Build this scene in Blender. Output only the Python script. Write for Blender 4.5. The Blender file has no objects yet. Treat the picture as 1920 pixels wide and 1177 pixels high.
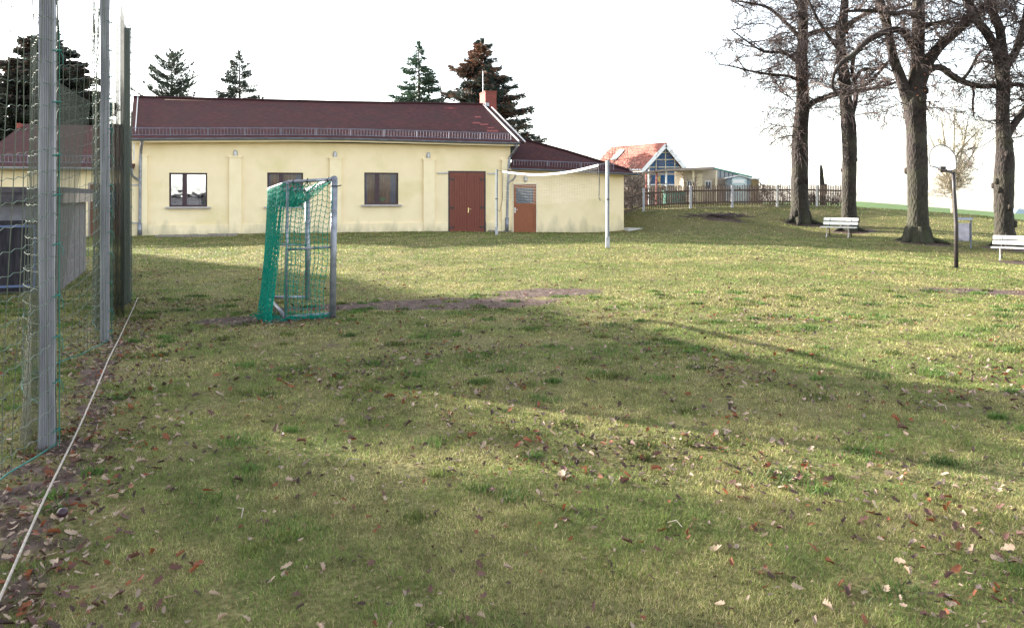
import bpy, math, random
import numpy as np
from mathutils import Vector, Matrix
R = math.radians
random.seed(7)
rng = np.random.default_rng(11)
S = bpy.context.scene
C = S.collection

# ------------------------------------------------------------------ camera, sky, sun, exposure
EYE = 1.7; FPX = 1493.0; HX = 960.0; HY = 368.0
cd = bpy.data.cameras.new("camera"); cam = bpy.data.objects.new("camera", cd); C.objects.link(cam)
cd.sensor_width = 36.0; cd.lens = 36.0 * FPX / 1920.0
cd.shift_y = -(588.5 - HY) / 1920.0
cd.clip_start = 0.05; cd.clip_end = 9000
cam.location = (0, 0, EYE); cam.rotation_euler = (R(90), 0, 0)
S.camera = cam
S.render.resolution_x = 1024; S.render.resolution_y = 627

SUN_AZ = R(60); SUN_EL = R(15.5)          # azimuth measured left of the view direction
sundir = Vector((-math.sin(SUN_AZ) * math.cos(SUN_EL), math.cos(SUN_AZ) * math.cos(SUN_EL), math.sin(SUN_EL)))
w = bpy.data.worlds.new("World"); S.world = w; w.use_nodes = True
nt = w.node_tree; nt.nodes.clear()
sky = nt.nodes.new("ShaderNodeTexSky"); sky.sky_type = 'NISHITA'; sky.sun_disc = False
sky.sun_elevation = SUN_EL; sky.sun_rotation = -SUN_AZ
sky.air_density = 1.0; sky.dust_density = 1.2; sky.ozone_density = 1.0; sky.altitude = 100
bg = nt.nodes.new("ShaderNodeBackground"); bg.inputs[1].default_value = 0.13
wo = nt.nodes.new("ShaderNodeOutputWorld")
hs = nt.nodes.new('ShaderNodeHueSaturation'); hs.inputs['Saturation'].default_value = 0.42      # thin white winter cloud takes the blue out of the sky
nt.links.new(sky.outputs[0], hs.inputs['Color']); nt.links.new(hs.outputs[0], bg.inputs[0]); nt.links.new(bg.outputs[0], wo.inputs[0])
sl = bpy.data.lights.new("sun", 'SUN'); sl.energy = 5.0; sl.angle = R(0.6); sl.color = (1.0, 0.93, 0.82)
sun = bpy.data.objects.new("sun", sl); C.objects.link(sun)
sun.rotation_euler = sundir.to_track_quat('Z', 'Y').to_euler(); sun.location = sundir * 200
S.view_settings.view_transform = 'Standard'; S.view_settings.look = 'None'
S.view_settings.exposure = 2.42; S.view_settings.gamma = 1.0; S.view_settings.use_curve_mapping = False

# ------------------------------------------------------------------ helpers
def px(x, y, D):
    return Vector(((x - HX) * D / FPX, D, EYE - (y - HY) * D / FPX))

class MB:
    def __init__(s): s.v = []; s.f = []; s.m = []
    def face(s, idx, m=0): s.f.append(tuple(idx)); s.m.append(m)
    def hexa(s, c, m=0):
        b = len(s.v); s.v += [tuple(p) for p in c]
        for q in ((3, 2, 1, 0), (4, 5, 6, 7), (0, 1, 5, 4), (1, 2, 6, 5), (2, 3, 7, 6), (3, 0, 4, 7)):
            s.face([b + i for i in q], m)
    def box(s, x0, x1, y0, y1, z0, z1, m=0):
        s.hexa([(x0, y0, z0), (x1, y0, z0), (x1, y1, z0), (x0, y1, z0), (x0, y0, z1), (x1, y0, z1), (x1, y1, z1), (x0, y1, z1)], m)
    def bar(s, a, b, w_, h_, up=(0, 0, 1), m=0):
        a = Vector(a); b = Vector(b); d = (b - a).normalized(); u = Vector(up)
        sd = d.cross(u)
        if sd.length < 1e-4: sd = d.cross(Vector((0, 1, 0)))
        sd.normalize(); u = sd.cross(d).normalized()
        c = []
        for p in (a, b):
            for i, j in ((-1, -1), (1, -1), (1, 1), (-1, 1)):
                c.append(p + sd * (i * w_ / 2) + u * (j * h_ / 2))
        s.hexa(c, m)
    def tube(s, pts, rad, n=6, m=0, cap=True, jit=0.0, rnd=None):
        pts = [Vector(p) for p in pts]
        if not hasattr(rad, '__len__'): rad = [rad] * len(pts)
        prev = None; b0 = len(s.v)
        off = [1.0] * n
        for i, p in enumerate(pts):
            if i == 0: t = pts[1] - p
            elif i == len(pts) - 1: t = p - pts[i - 1]
            else: t = pts[i + 1] - pts[i - 1]
            if t.length < 1e-9: t = Vector((0, 0, 1))
            t.normalize()
            if prev is None:
                a = Vector((0, 0, 1)) if abs(t.z) < .9 else Vector((1, 0, 0))
                x = t.cross(a).normalized()
            else:
                x = prev - t * prev.dot(t)
                x = x.normalized() if x.length > 1e-6 else t.orthogonal().normalized()
            prev = x; y = t.cross(x)
            if jit: off = [o * .6 + .4 * (1 + rnd.uniform(-jit, jit)) for o in off]
            for k in range(n):
                a = 2 * math.pi * k / n; r = rad[i] * off[k]
                s.v.append(tuple(p + x * (math.cos(a) * r) + y * (math.sin(a) * r)))
        for i in range(len(pts) - 1):
            for k in range(n):
                s.face((b0 + i * n + k, b0 + i * n + (k + 1) % n, b0 + (i + 1) * n + (k + 1) % n, b0 + (i + 1) * n + k), m)
        if cap and n > 2:
            s.face([b0 + k for k in range(n)][::-1], m); s.face([b0 + (len(pts) - 1) * n + k for k in range(n)], m)
    def prism(s, poly, y0, y1, m=0):           # polygon in x,z extruded along y
        b = len(s.v); n = len(poly)
        s.v += [(x, y0, z) for x, z in poly] + [(x, y1, z) for x, z in poly]
        s.face([b + i for i in range(n)], m); s.face([b + n + i for i in range(n)][::-1], m)
        for i in range(n):
            j = (i + 1) % n; s.face((b + j, b + i, b + n + i, b + n + j), m)
    def slab(s, poly, t, m=0):                 # 3-D polygon thickened downward
        b = len(s.v); n = len(poly)
        s.v += [tuple(p) for p in poly] + [(p[0], p[1], p[2] - t) for p in poly]
        s.face([b + i for i in range(n)], m); s.face([b + n + i for i in range(n)][::-1], m)
        for i in range(n):
            j = (i + 1) % n; s.face((b + j, b + i, b + n + i, b + n + j), m)
    def build(s, name, mat, parent=None, smooth=False, loc=None):
        me = bpy.data.meshes.new(name); me.from_pydata(s.v, [], s.f)
        mats = mat if isinstance(mat, (list, tuple)) else [mat]
        for k in mats: me.materials.append(k)
        if len(mats) > 1: me.polygons.foreach_set('material_index', s.m)
        if smooth: me.polygons.foreach_set('use_smooth', [True] * len(s.f))
        me.update()
        o = bpy.data.objects.new(name, me); C.objects.link(o)
        if parent: o.parent = parent
        if loc is not None: o.location = loc
        return o

def tag(o, label=None, cat=None, group=None, kind=None):
    if label: o['label'] = label
    if cat: o['category'] = cat
    if group: o['group'] = group
    if kind: o['kind'] = kind
    return o
def empty(name, loc=(0, 0, 0), rz=0, **k):
    o = bpy.data.objects.new(name, None); C.objects.link(o); o.location = loc; o.rotation_euler = (0, 0, rz)
    o.empty_display_size = .3
    return tag(o, **k)
def copy_tree(o, parent=None):
    c = o.copy(); C.objects.link(c); c.parent = parent
    for ch in [q for q in bpy.data.objects if q.parent == o]: copy_tree(ch, c)
    return c
def np_mesh(name, verts, faces, mat, smooth=False, attrs=None):
    """faces: (n,k) int array with constant k"""
    me = bpy.data.meshes.new(name); n, k = faces.shape
    me.vertices.add(len(verts)); me.vertices.foreach_set('co', np.asarray(verts, np.float32).ravel())
    me.loops.add(n * k); me.loops.foreach_set('vertex_index', faces.astype(np.int32).ravel())
    me.polygons.add(n); me.polygons.foreach_set('loop_start', np.arange(0, n * k, k, dtype=np.int32))
    me.polygons.foreach_set('loop_total', np.full(n, k, np.int32))
    if smooth: me.polygons.foreach_set('use_smooth', np.ones(n, bool))
    for nm, arr in (attrs or {}).items():
        if arr.ndim == 1:
            a = me.attributes.new(nm, 'FLOAT', 'POINT'); a.data.foreach_set('value', arr.astype(np.float32))
        else:
            a = me.attributes.new(nm, 'FLOAT_COLOR', 'POINT')
            c4 = np.ones((len(arr), 4), np.float32); c4[:, :3] = arr; a.data.foreach_set('color', c4.ravel())
    me.materials.append(mat); me.update(calc_edges=True)
    o = bpy.data.objects.new(name, me); C.objects.link(o); return o

# value noise for scattering
_T = rng.random((256, 256))
def vnoise(x, y, f):
    x = np.asarray(x) * f + 57.3; y = np.asarray(y) * f + 31.7
    xi = np.floor(x).astype(int); yi = np.floor(y).astype(int); fx = x - xi; fy = y - yi
    fx = fx * fx * (3 - 2 * fx); fy = fy * fy * (3 - 2 * fy)
    g = lambda a, b: _T[a % 256, b % 256]
    return (g(xi, yi) * (1 - fx) + g(xi + 1, yi) * fx) * (1 - fy) + (g(xi, yi + 1) * (1 - fx) + g(xi + 1, yi + 1) * fx) * fy
def fbm(x, y, f): return .5 * vnoise(x, y, f) + .28 * vnoise(x, y, f * 2.1) + .14 * vnoise(x, y, f * 4.3) + .08 * vnoise(x, y, f * 9.1)

def cr(pts, k=4):
    """catmull-rom resample of tuples"""
    P = [np.array(p, float) for p in pts]; P = [2 * P[0] - P[1]] + P + [2 * P[-1] - P[-2]]; out = []
    for i in range(1, len(P) - 2):
        for j in range(k):
            t = j / k; a, b, c, d = P[i - 1:i + 3]
            out.append(.5 * ((2 * b) + (-a + c) * t + (2 * a - 5 * b + 4 * c - d) * t * t + (-a + 3 * b - 3 * c + d) * t ** 3))
    out.append(P[-2]); return out

# ------------------------------------------------------------------ materials
M = {}
def mat(name, col, rough=.7, metal=0, col2=None, nscale=8, bump=0.0, bscale=40, spec=.4, stretch=None, col3=None, n3=1.2, coord='Object', detail=6):
    m = bpy.data.materials.new(name); m.use_nodes = True; t = m.node_tree; b = t.nodes['Principled BSDF']
    b.inputs['Roughness'].default_value = rough; b.inputs['Metallic'].default_value = metal
    b.inputs['Specular IOR Level'].default_value = spec
    tc = t.nodes.new('ShaderNodeTexCoord'); mp = t.nodes.new('ShaderNodeMapping')
    if stretch: mp.inputs['Scale'].default_value = stretch
    t.links.new(tc.outputs[coord], mp.inputs[0])
    last = None
    if col2:
        n = t.nodes.new('ShaderNodeTexNoise'); n.inputs['Scale'].default_value = nscale; n.inputs['Detail'].default_value = detail
        r = t.nodes.new('ShaderNodeValToRGB'); r.color_ramp.elements[0].position = .35; r.color_ramp.elements[1].position = .66
        r.color_ramp.elements[0].color = (*col, 1); r.color_ramp.elements[1].color = (*col2, 1)
        t.links.new(mp.outputs[0], n.inputs[0]); t.links.new(n.outputs[0], r.inputs[0]); last = r.outputs[0]
        if col3:
            n2 = t.nodes.new('ShaderNodeTexNoise'); n2.inputs['Scale'].default_value = n3; n2.inputs['Detail'].default_value = 5
            r2 = t.nodes.new('ShaderNodeValToRGB'); r2.color_ramp.elements[0].position = .52; r2.color_ramp.elements[1].position = .66
            mx = t.nodes.new('ShaderNodeMixRGB'); mx.inputs[2].default_value = (*col3, 1)
            t.links.new(tc.outputs[coord], n2.inputs[0]); t.links.new(n2.outputs[0], r2.inputs[0])
            t.links.new(r2.outputs[0], mx.inputs[0]); t.links.new(last, mx.inputs[1]); last = mx.outputs[0]
        t.links.new(last, b.inputs['Base Color'])
    else: b.inputs['Base Color'].default_value = (*col, 1)
    if bump:
        n = t.nodes.new('ShaderNodeTexNoise'); n.inputs['Scale'].default_value = bscale; n.inputs['Detail'].default_value = 6
        bp = t.nodes.new('ShaderNodeBump'); bp.inputs['Strength'].default_value = bump; bp.inputs['Distance'].default_value = .02
        t.links.new(mp.outputs[0], n.inputs[0]); t.links.new(n.outputs[0], bp.inputs['Height']); t.links.new(bp.outputs[0], b.inputs['Normal'])
    M[name] = m; return m

def leafy(name, trans=.35, attr='bcol', mult=1.0):
    m = bpy.data.materials.new(name); m.use_nodes = True; t = m.node_tree; t.nodes.clear()
    a = t.nodes.new('ShaderNodeAttribute'); a.attribute_name = attr
    d = t.nodes.new('ShaderNodeBsdfPrincipled'); d.inputs['Roughness'].default_value = .6; d.inputs['Specular IOR Level'].default_value = .25
    tr = t.nodes.new('ShaderNodeBsdfTranslucent'); mx = t.nodes.new('ShaderNodeMixShader'); mx.inputs[0].default_value = trans
    o = t.nodes.new('ShaderNodeOutputMaterial')
    t.links.new(a.outputs['Color'], d.inputs['Base Color']); t.links.new(a.outputs['Color'], tr.inputs[0])
    t.links.new(d.outputs[0], mx.inputs[1]); t.links.new(tr.outputs[0], mx.inputs[2]); t.links.new(mx.outputs[0], o.inputs[0])
    M[name] = m; return m

mat('render', (.83, .69, .455), .9, col2=(.78, .645, .41), nscale=1.6, bump=.25, bscale=160, col3=(.72, .60, .345), n3=.6)
mat('render_trim', (.84, .705, .47), .9, col2=(.79, .66, .425), nscale=3, bump=.2, bscale=160)
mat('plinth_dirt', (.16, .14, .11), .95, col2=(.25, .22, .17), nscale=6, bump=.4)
mat('galv', (.30, .31, .34), .5, .55, col2=(.42, .43, .46), nscale=5, bump=.05)
mat('galv_pipe', (.17, .175, .20), .45, .5, col2=(.30, .31, .345), nscale=9, bump=.05)
mat('zinc_dark', (.13, .14, .17), .5, .4, col2=(.20, .21, .25), nscale=4)
mat('zinc_rim', (.05, .05, .055), .6)
mat('curtain_blue', (.045, .05, .13), .9)
mat('zinc_guard', (.16, .16, .20), .5, .4, col2=(.24, .24, .29), nscale=5)
mat('alu', (.22, .22, .24), .5, .5, col2=(.32, .32, .34), nscale=3, stretch=(3, 3, .6))
mat('white_metal', (.78, .77, .75), .5, col2=(.66, .65, .63), nscale=6)
mat('white_board', (.86, .86, .85), .55, col2=(.80, .80, .79), nscale=4)
mat('bench_white', (.80, .78, .73), .6, col2=(.68, .66, .60), nscale=9, bump=.1)
mat('cast_iron', (.02, .02, .022), .5, .3, col2=(.05, .045, .04), nscale=12)
mat('pale_iron', (.55, .50, .45), .6, .1, col2=(.40, .36, .32), nscale=14)
mat('black_pole', (.018, .016, .018), .5, col2=(.04, .03, .03), nscale=8)
mat('frame_dark', (.030, .012, .020), .45, col2=(.045, .018, .026), nscale=10)
mat('door_red', (.125, .022, .010), .45, col2=(.17, .036, .016), nscale=5, stretch=(9, 9, .7), bump=.12, bscale=20)
mat('door_orange', (.20, .052, .016), .45, col2=(.25, .075, .022), nscale=5, stretch=(8, 8, .8), bump=.1, bscale=20)
mat('door_brown', (.12, .040, .018), .55, col2=(.15, .055, .026), nscale=5, stretch=(8, 8, .8))
mat('brass', (.75, .60, .30), .3, .8)
mat('sill', (.42, .38, .36), .7, col2=(.34, .31, .30), nscale=10)
mat('lamp_glass', (.62, .62, .64), .25, col2=(.5, .5, .52), nscale=6)
mat('verge_white', (.60, .57, .54), .5)
mat('concrete', (.42, .40, .37), .85, col2=(.52, .50, .47), nscale=9, bump=.2)
mat('net_green', (.0, .140, .095), .7, spec=.08, col2=(.004, .24, .165), nscale=30)
mat('net_dark', (.055, .07, .045), .7, col2=(.09, .10, .07), nscale=30)
mat('net_pale', (.17, .18, .14), .7, col2=(.07, .12, .09), nscale=11)
mat('net_white', (.75, .74, .70), .7)
mat('net_thin', (.26, .25, .22), .7)
mat('cord_black', (.02, .02, .02), .6)
mat('rope', (.40, .35, .30), .8, col2=(.25, .22, .19), nscale=50)
mat('tie_teal', (.012, .13, .10), .6)
mat('fence_wood', (.045, .028, .022), .8, col2=(.10, .065, .045), nscale=14, stretch=(1, 1, .3))
mat('post_white', (.42, .42, .44), .6, col2=(.32, .32, .34), nscale=8)
mat('shed_grey', (.20, .195, .215), .8, col2=(.14, .135, .155), nscale=5, bump=.1)
mat('shed_dark', (.014, .013, .018), .8, col2=(.035, .030, .038), nscale=9, stretch=(3, 3, .6))
mat('shed_blue', (.10, .13, .24), .6)
mat('shed_roof', (.05, .045, .055), .85, col2=(.10, .085, .09), nscale=10)
mat('corr', (.15, .135, .14), .8, col2=(.21, .19, .185), nscale=6)
mat('weathered', (.26, .21, .18), .85, col2=(.36, .30, .25), nscale=10, stretch=(1, 1, 4))
mat('beige_wall', (.50, .43, .34), .9, col2=(.42, .36, .29), nscale=5)
mat('beige_light', (.70, .62, .46), .9)
mat('green_roof', (.05, .20, .15), .6)
mat('blue_glass', (.012, .06, .16), .12, spec=.6, col2=(.02, .09, .20), nscale=3)
mat('dark_window', (.03, .05, .09), .2, spec=.6, col2=(.05, .08, .13), nscale=2)
mat('shed_mint', (.50, .62, .64), .6, col2=(.42, .54, .57), nscale=4)
mat('shed_steel', (.17, .21, .24), .6)
mat('plank_yellow', (.33, .24, .11), .8, col2=(.24, .17, .08), nscale=6, stretch=(8, 8, .6))
mat('red_wood', (.32, .10, .08), .7)
mat('white_paint', (.80, .80, .80), .6)
mat('yellow_broom', (.55, .42, .16), .8)
mat('curtain', (.26, .10, .035), .9, col2=(.12, .045, .02), nscale=2.5, stretch=(6, 6, .7))
mat('room_dark', (.035, .02, .02), .95, col2=(.09, .04, .02), nscale=1.5)
mat('cabinet', (.55, .50, .45), .9)
mat('plant_green', (.06, .20, .05), .7)
mat('twig', (.050, .036, .034), .85, col2=(.095, .068, .060), nscale=4)
mat('twig_pale', (.26, .22, .17), .85, col2=(.35, .31, .22), nscale=4)
mat('paving', (.20, .18, .16), .9, col2=(.28, .25, .22), nscale=12, bump=.3)
mat('tree_conifer_trunk', (.05, .035, .03), .9, col2=(.09, .07, .055), nscale=8)
mat('stone', (.25, .24, .23), .9)
mat('far_blue', (.35, .42, .52), .8)
leafy('needles', .12); leafy('grass', .36); leafy('leaves_stuff', .18)
def leafmat(name, col, col2):
    m = mat(name, col, .65, col2=col2, nscale=16, spec=.3); t = m.node_tree; b = t.nodes['Principled BSDF']
    tr = t.nodes.new('ShaderNodeBsdfTranslucent'); tr.inputs[0].default_value = (*col2, 1)
    mx = t.nodes.new('ShaderNodeMixShader'); mx.inputs[0].default_value = .15
    o = t.nodes['Material Output']; t.links.new(b.outputs[0], mx.inputs[1]); t.links.new(tr.outputs[0], mx.inputs[2]); t.links.new(mx.outputs[0], o.inputs[0])
leafmat('leaf_pale', (.25, .175, .12), (.42, .31, .225)); leafmat('leaf_rust', (.15, .042, .020), (.22, .075, .03)); leafmat('leaf_dark', (.070, .035, .028), (.13, .06, .045))

def bark(name, green):
    m = mat(name, (.010, .0075, .007), .92, col2=(.040, .028, .024), nscale=7, stretch=(2.2, 2.2, .9), bump=.0, col3=(.042, .038, .024), n3=.9)
    t = m.node_tree; b = t.nodes['Principled BSDF']
    tc = t.nodes.new('ShaderNodeTexCoord'); mp = t.nodes.new('ShaderNodeMapping'); mp.inputs['Scale'].default_value = (9, 9, 3.6)
    v = t.nodes.new('ShaderNodeTexVoronoi'); v.inputs['Scale'].default_value = 1.6; v.distance = 'EUCLIDEAN'
    n = t.nodes.new('ShaderNodeTexNoise'); n.inputs['Scale'].default_value = 3; n.inputs['Detail'].default_value = 8
    ad = t.nodes.new('ShaderNodeMath'); ad.operation = 'ADD'; bp = t.nodes.new('ShaderNodeBump'); bp.inputs['Strength'].default_value = .9; bp.inputs['Distance'].default_value = .035
    t.links.new(tc.outputs['Object'], mp.inputs[0]); t.links.new(mp.outputs[0], v.inputs[0]); t.links.new(mp.outputs[0], n.inputs[0])
    t.links.new(v.outputs[0], ad.inputs[0]); t.links.new(n.outputs[0], ad.inputs[1]); t.links.new(ad.outputs[0], bp.inputs['Height']); t.links.new(bp.outputs[0], b.inputs['Normal'])
    # moss low on the stem where the bark is damp
    src = b.inputs['Base Color'].links[0].from_socket
    sx = t.nodes.new('ShaderNodeSeparateXYZ'); mr = t.nodes.new('ShaderNodeMapRange'); mr.inputs[1].default_value = 0; mr.inputs[2].default_value = 3.5; mr.inputs[3].default_value = green; mr.inputs[4].default_value = 0
    n2 = t.nodes.new('ShaderNodeTexNoise'); n2.inputs['Scale'].default_value = 1.5
    mu = t.nodes.new('ShaderNodeMath'); mu.operation = 'MULTIPLY'; mx = t.nodes.new('ShaderNodeMixRGB'); mx.inputs[2].default_value = (.040, .048, .018, 1)
    t.links.new(tc.outputs['Object'], sx.inputs[0]); t.links.new(sx.outputs[2], mr.inputs[0]); t.links.new(tc.outputs['Object'], n2.inputs[0])
    t.links.new(mr.outputs[0], mu.inputs[0]); t.links.new(n2.outputs[0], mu.inputs[1]); t.links.new(mu.outputs[0], mx.inputs[0]); t.links.new(src, mx.inputs[1]); t.links.new(mx.outputs[0], b.inputs['Base Color'])
    return m
bark('bark', .5); bark('bark_mossy', 1.0)

def tiles(name, ca, cb, cc, rowh=.16, coord='Object', patch=None):
    m = bpy.data.materials.new(name); m.use_nodes = True; t = m.node_tree; b = t.nodes['Principled BSDF']; b.inputs['Roughness'].default_value = .85; b.inputs['Specular IOR Level'].default_value = .2
    tc = t.nodes.new('ShaderNodeTexCoord'); mp = t.nodes.new('ShaderNodeMapping')
    t.links.new(tc.outputs['UV'], mp.inputs[0])
    br = t.nodes.new('ShaderNodeTexBrick'); br.inputs['Scale'].default_value = 1; br.inputs['Brick Width'].default_value = .18; br.inputs['Row Height'].default_value = rowh
    br.inputs['Mortar Size'].default_value = .012; br.inputs['Mortar Smooth'].default_value = .3
    br.inputs[1].default_value = (*ca, 1); br.inputs[2].default_value = (*cb, 1); br.inputs[3].default_value = tuple(c * .35 for c in ca) + (1,)
    n = t.nodes.new('ShaderNodeTexNoise'); n.inputs['Scale'].default_value = .9; n.inputs['Detail'].default_value = 8
    r = t.nodes.new('ShaderNodeValToRGB'); r.color_ramp.elements[0].position = .4; r.color_ramp.elements[1].position = .7
    mx = t.nodes.new('ShaderNodeMixRGB'); mx.inputs[2].default_value = (*cc, 1)
    t.links.new(mp.outputs[0], br.inputs[0]); t.links.new(mp.outputs[0], n.inputs[0]); t.links.new(n.outputs[0], r.inputs[0])
    t.links.new(r.outputs[0], mx.inputs[0]); t.links.new(br.outputs[0], mx.inputs[1])
    n3 = t.nodes.new('ShaderNodeTexNoise'); n3.inputs['Scale'].default_value = 14; n3.inputs['Detail'].default_value = 4
    mp3 = t.nodes.new('ShaderNodeMapping'); mp3.inputs['Scale'].default_value = (.25, 1.3, 1); t.links.new(tc.outputs['UV'], mp3.inputs[0]); t.links.new(mp3.outputs[0], n3.inputs[0])
    mr = t.nodes.new('ShaderNodeMapRange'); mr.inputs[1].default_value = .3; mr.inputs[2].default_value = .7; mr.inputs[3].default_value = .5; mr.inputs[4].default_value = 1.75
    t.links.new(n3.outputs[0], mr.inputs[0])
    mu = t.nodes.new('ShaderNodeMixRGB'); mu.blend_type = 'MULTIPLY'; mu.inputs[0].default_value = 1
    t.links.new(mx.outputs[0], mu.inputs[1]); t.links.new(mr.outputs[0], mu.inputs[2])
    t.links.new(mu.outputs[0], b.inputs['Base Color'])
    wv = t.nodes.new('ShaderNodeTexWave'); wv.wave_profile = 'SAW'; wv.bands_direction = 'Y'; wv.inputs['Scale'].default_value = 1 / (rowh) / 1.0 * .159 * 6.283 / 6.283 * 1.98; wv.inputs['Distortion'].default_value = .3
    bp = t.nodes.new('ShaderNodeBump'); bp.inputs['Strength'].default_value = .7; bp.inputs['Distance'].default_value = .03
    t.links.new(tc.outputs['UV'], wv.inputs[0]); t.links.new(wv.outputs[0], bp.inputs['Height']); t.links.new(bp.outputs[0], b.inputs['Normal'])
    M[name] = m; return m
tiles('tile_old', (.080, .022, .021), (.052, .015, .015), (.040, .016, .016))
tiles('tile_new', (.26, .05, .045), (.22, .045, .04), (.20, .04, .04))
tiles('tile_annex', (.068, .022, .020), (.045, .014, .016), (.036, .015, .017))
tiles('tile_red', (.26, .085, .065), (.22, .075, .055), (.30, .12, .095), rowh=.30)

def brick(name, scale=1.0):
    m = bpy.data.materials.new(name); m.use_nodes = True; t = m.node_tree; b = t.nodes['Principled BSDF']; b.inputs['Roughness'].default_value = .9
    tc = t.nodes.new('ShaderNodeTexCoord'); mp = t.nodes.new('ShaderNodeMapping'); mp.inputs['Rotation'].default_value = (R(90), 0, 0)
    br = t.nodes.new('ShaderNodeTexBrick'); br.inputs['Scale'].default_value = 1; br.inputs['Brick Width'].default_value = .24; br.inputs['Row Height'].default_value = .075; br.inputs['Mortar Size'].default_value = .008
    br.inputs[1].default_value = (.26, .06, .045, 1); br.inputs[2].default_value = (.20, .05, .04, 1); br.inputs[3].default_value = (.14, .06, .05, 1)
    t.links.new(tc.outputs['Object'], mp.inputs[0]); t.links.new(mp.outputs[0], br.inputs[0]); t.links.new(br.outputs[0], b.inputs['Base Color'])
    M[name] = m
brick('brick')

def glass(name, refl=.6, tint=(.9, .95, 1)):
    m = bpy.data.materials.new(name); m.use_nodes = True; t = m.node_tree; t.nodes.clear()
    g = t.nodes.new('ShaderNodeBsdfGlossy'); g.inputs['Roughness'].default_value = .02; g.inputs['Color'].default_value = (*tint, 1)
    tr = t.nodes.new('ShaderNodeBsdfTransparent'); tr.inputs[0].default_value = (.85, .85, .85, 1)
    fr = t.nodes.new('ShaderNodeFresnel'); fr.inputs[0].default_value = 1.35
    ad = t.nodes.new('ShaderNodeMath'); ad.operation = 'ADD'; ad.use_clamp = True; ad.inputs[1].default_value = refl
    n = t.nodes.new('ShaderNodeTexNoise'); n.inputs['Scale'].default_value = 1.7
    tc = t.nodes.new('ShaderNodeTexCoord'); bp = t.nodes.new('ShaderNodeBump'); bp.inputs['Strength'].default_value = .12; bp.inputs['Distance'].default_value = .05
    t.links.new(tc.outputs['Object'], n.inputs[0]); t.links.new(n.outputs[0], bp.inputs['Height']); t.links.new(bp.outputs[0], g.inputs['Normal'])
    mx = t.nodes.new('ShaderNodeMixShader'); o = t.nodes.new('ShaderNodeOutputMaterial')
    t.links.new(fr.outputs[0], ad.inputs[0]); t.links.new(ad.outputs[0], mx.inputs[0]); t.links.new(tr.outputs[0], mx.inputs[1]); t.links.new(g.outputs[0], mx.inputs[2]); t.links.new(mx.outputs[0], o.inputs[0])
    M[name] = m
glass('glass_strong', .50); glass('glass_weak', .004)

def shade_net(name, lo=.36, hi=.7, col=(.034, .038, .020)):
    """fine knitted mesh: real holes, drawn as a grid of alpha in the sheet's own UV"""
    m = bpy.data.materials.new(name); m.use_nodes = True; t = m.node_tree; t.nodes.clear()
    tc = t.nodes.new('ShaderNodeTexCoord'); n = t.nodes.new('ShaderNodeTexNoise'); n.inputs['Scale'].default_value = 2.0; n.inputs['Detail'].default_value = 3
    mp = t.nodes.new('ShaderNodeMapping'); mp.inputs['Scale'].default_value = (6, .4, 1); t.links.new(tc.outputs['UV'], mp.inputs[0]); t.links.new(mp.outputs[0], n.inputs[0])
    mr = t.nodes.new('ShaderNodeMapRange'); mr.inputs[1].default_value = .3; mr.inputs[2].default_value = .7; mr.inputs[3].default_value = lo; mr.inputs[4].default_value = hi
    t.links.new(n.outputs[0], mr.inputs[0])
    tr = t.nodes.new('ShaderNodeBsdfTransparent'); d = t.nodes.new('ShaderNodeBsdfPrincipled'); d.inputs['Base Color'].default_value = (*col, 1); d.inputs['Roughness'].default_value = .8
    mx = t.nodes.new('ShaderNodeMixShader'); o = t.nodes.new('ShaderNodeOutputMaterial')
    t.links.new(mr.outputs[0], mx.inputs[0]); t.links.new(tr.outputs[0], mx.inputs[1]); t.links.new(d.outputs[0], mx.inputs[2]); t.links.new(mx.outputs[0], o.inputs[0])
    M[name] = m
shade_net('shade_net'); shade_net('shade_net_dense', .60, .92, (.022, .032, .018))

# ------------------------------------------------------------------ terrain
ctrl = []
def g(pxx, pyy, D): p = px(pxx, pyy, D); ctrl.append((p.x, p.y, p.z))
ctrl += [(0, 0, 0), (-3, 3, 0), (3, 3, 0), (0, 6, 0), (-3.1, 5.4, 0), (3, 6, 0), (6, 9, 0), (-4.8, 9.3, 0), (-6.2, 12.9, 0), (0, -12, 0), (-12, 0, 0), (12, 0, -.05), (-9, 14, 0.0),
         (-2.45, 11, .02), (-3.57, 13.9, -.12), (-4.18, 13.7, -.09), (-11, 20, .05), (0, 20, .08), (-.59, 30.6, .22), (2.75, 22.9, .22), (-14.85, 31, .16), (0, 35.3, .13), (-24, 28.4, .12), (-20, 38, .2), (-6, 42, .3), (2, 44, .6),
         (-40, 30, 0), (-40, 0, 0), (40, 0, -.8), (34, 26, -1.2)]
for a in ((1170, 434, 36.75), (1793, 503, 18.3), (1571, 446, 34), (1880, 490, 26.5), (1808, 465, 29), (1884, 463, 29.5), (1720, 451, 30), (1592, 431, 36), (1498, 417, 38),
          (1250, 402, 38.6), (1190, 399, 39), (1206, 397, 40), (1294, 391, 41), (1372, 388, 42), (1456, 387, 43), (1578, 388, 44), (1350, 406, 37), (1620, 393, 50), (1700, 405, 50), (1787, 402, 48), (1920, 421, 50), (2050, 436, 50),
          (1450, 384, 50), (1250, 384, 50), (1190, 437, 34), (1400, 425, 36)): g(*a)
def far_off(pxx): return np.interp(pxx, [-3000, 1300, 1610, 1920, 2300, 4000], [12, 10, 9.5, 34, 58, 120])
for D in (60., 80., 100.):
    for q in (-800, 0, 600, 1200, 1610, 1770, 1920, 2200):
        o_ = float(far_off(q)) + (150 - D) * .13; ctrl.append(((q - HX) * D / FPX, D, EYE - o_ * D / FPX))
ctrl = np.array(ctrl)
def _U(r2): return r2 * np.log(r2 + 1e-9) * .5
_n = len(ctrl); _K = _U(((ctrl[:, None, :2] - ctrl[None, :, :2]) ** 2).sum(-1)) + np.eye(_n) * 1.5
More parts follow.
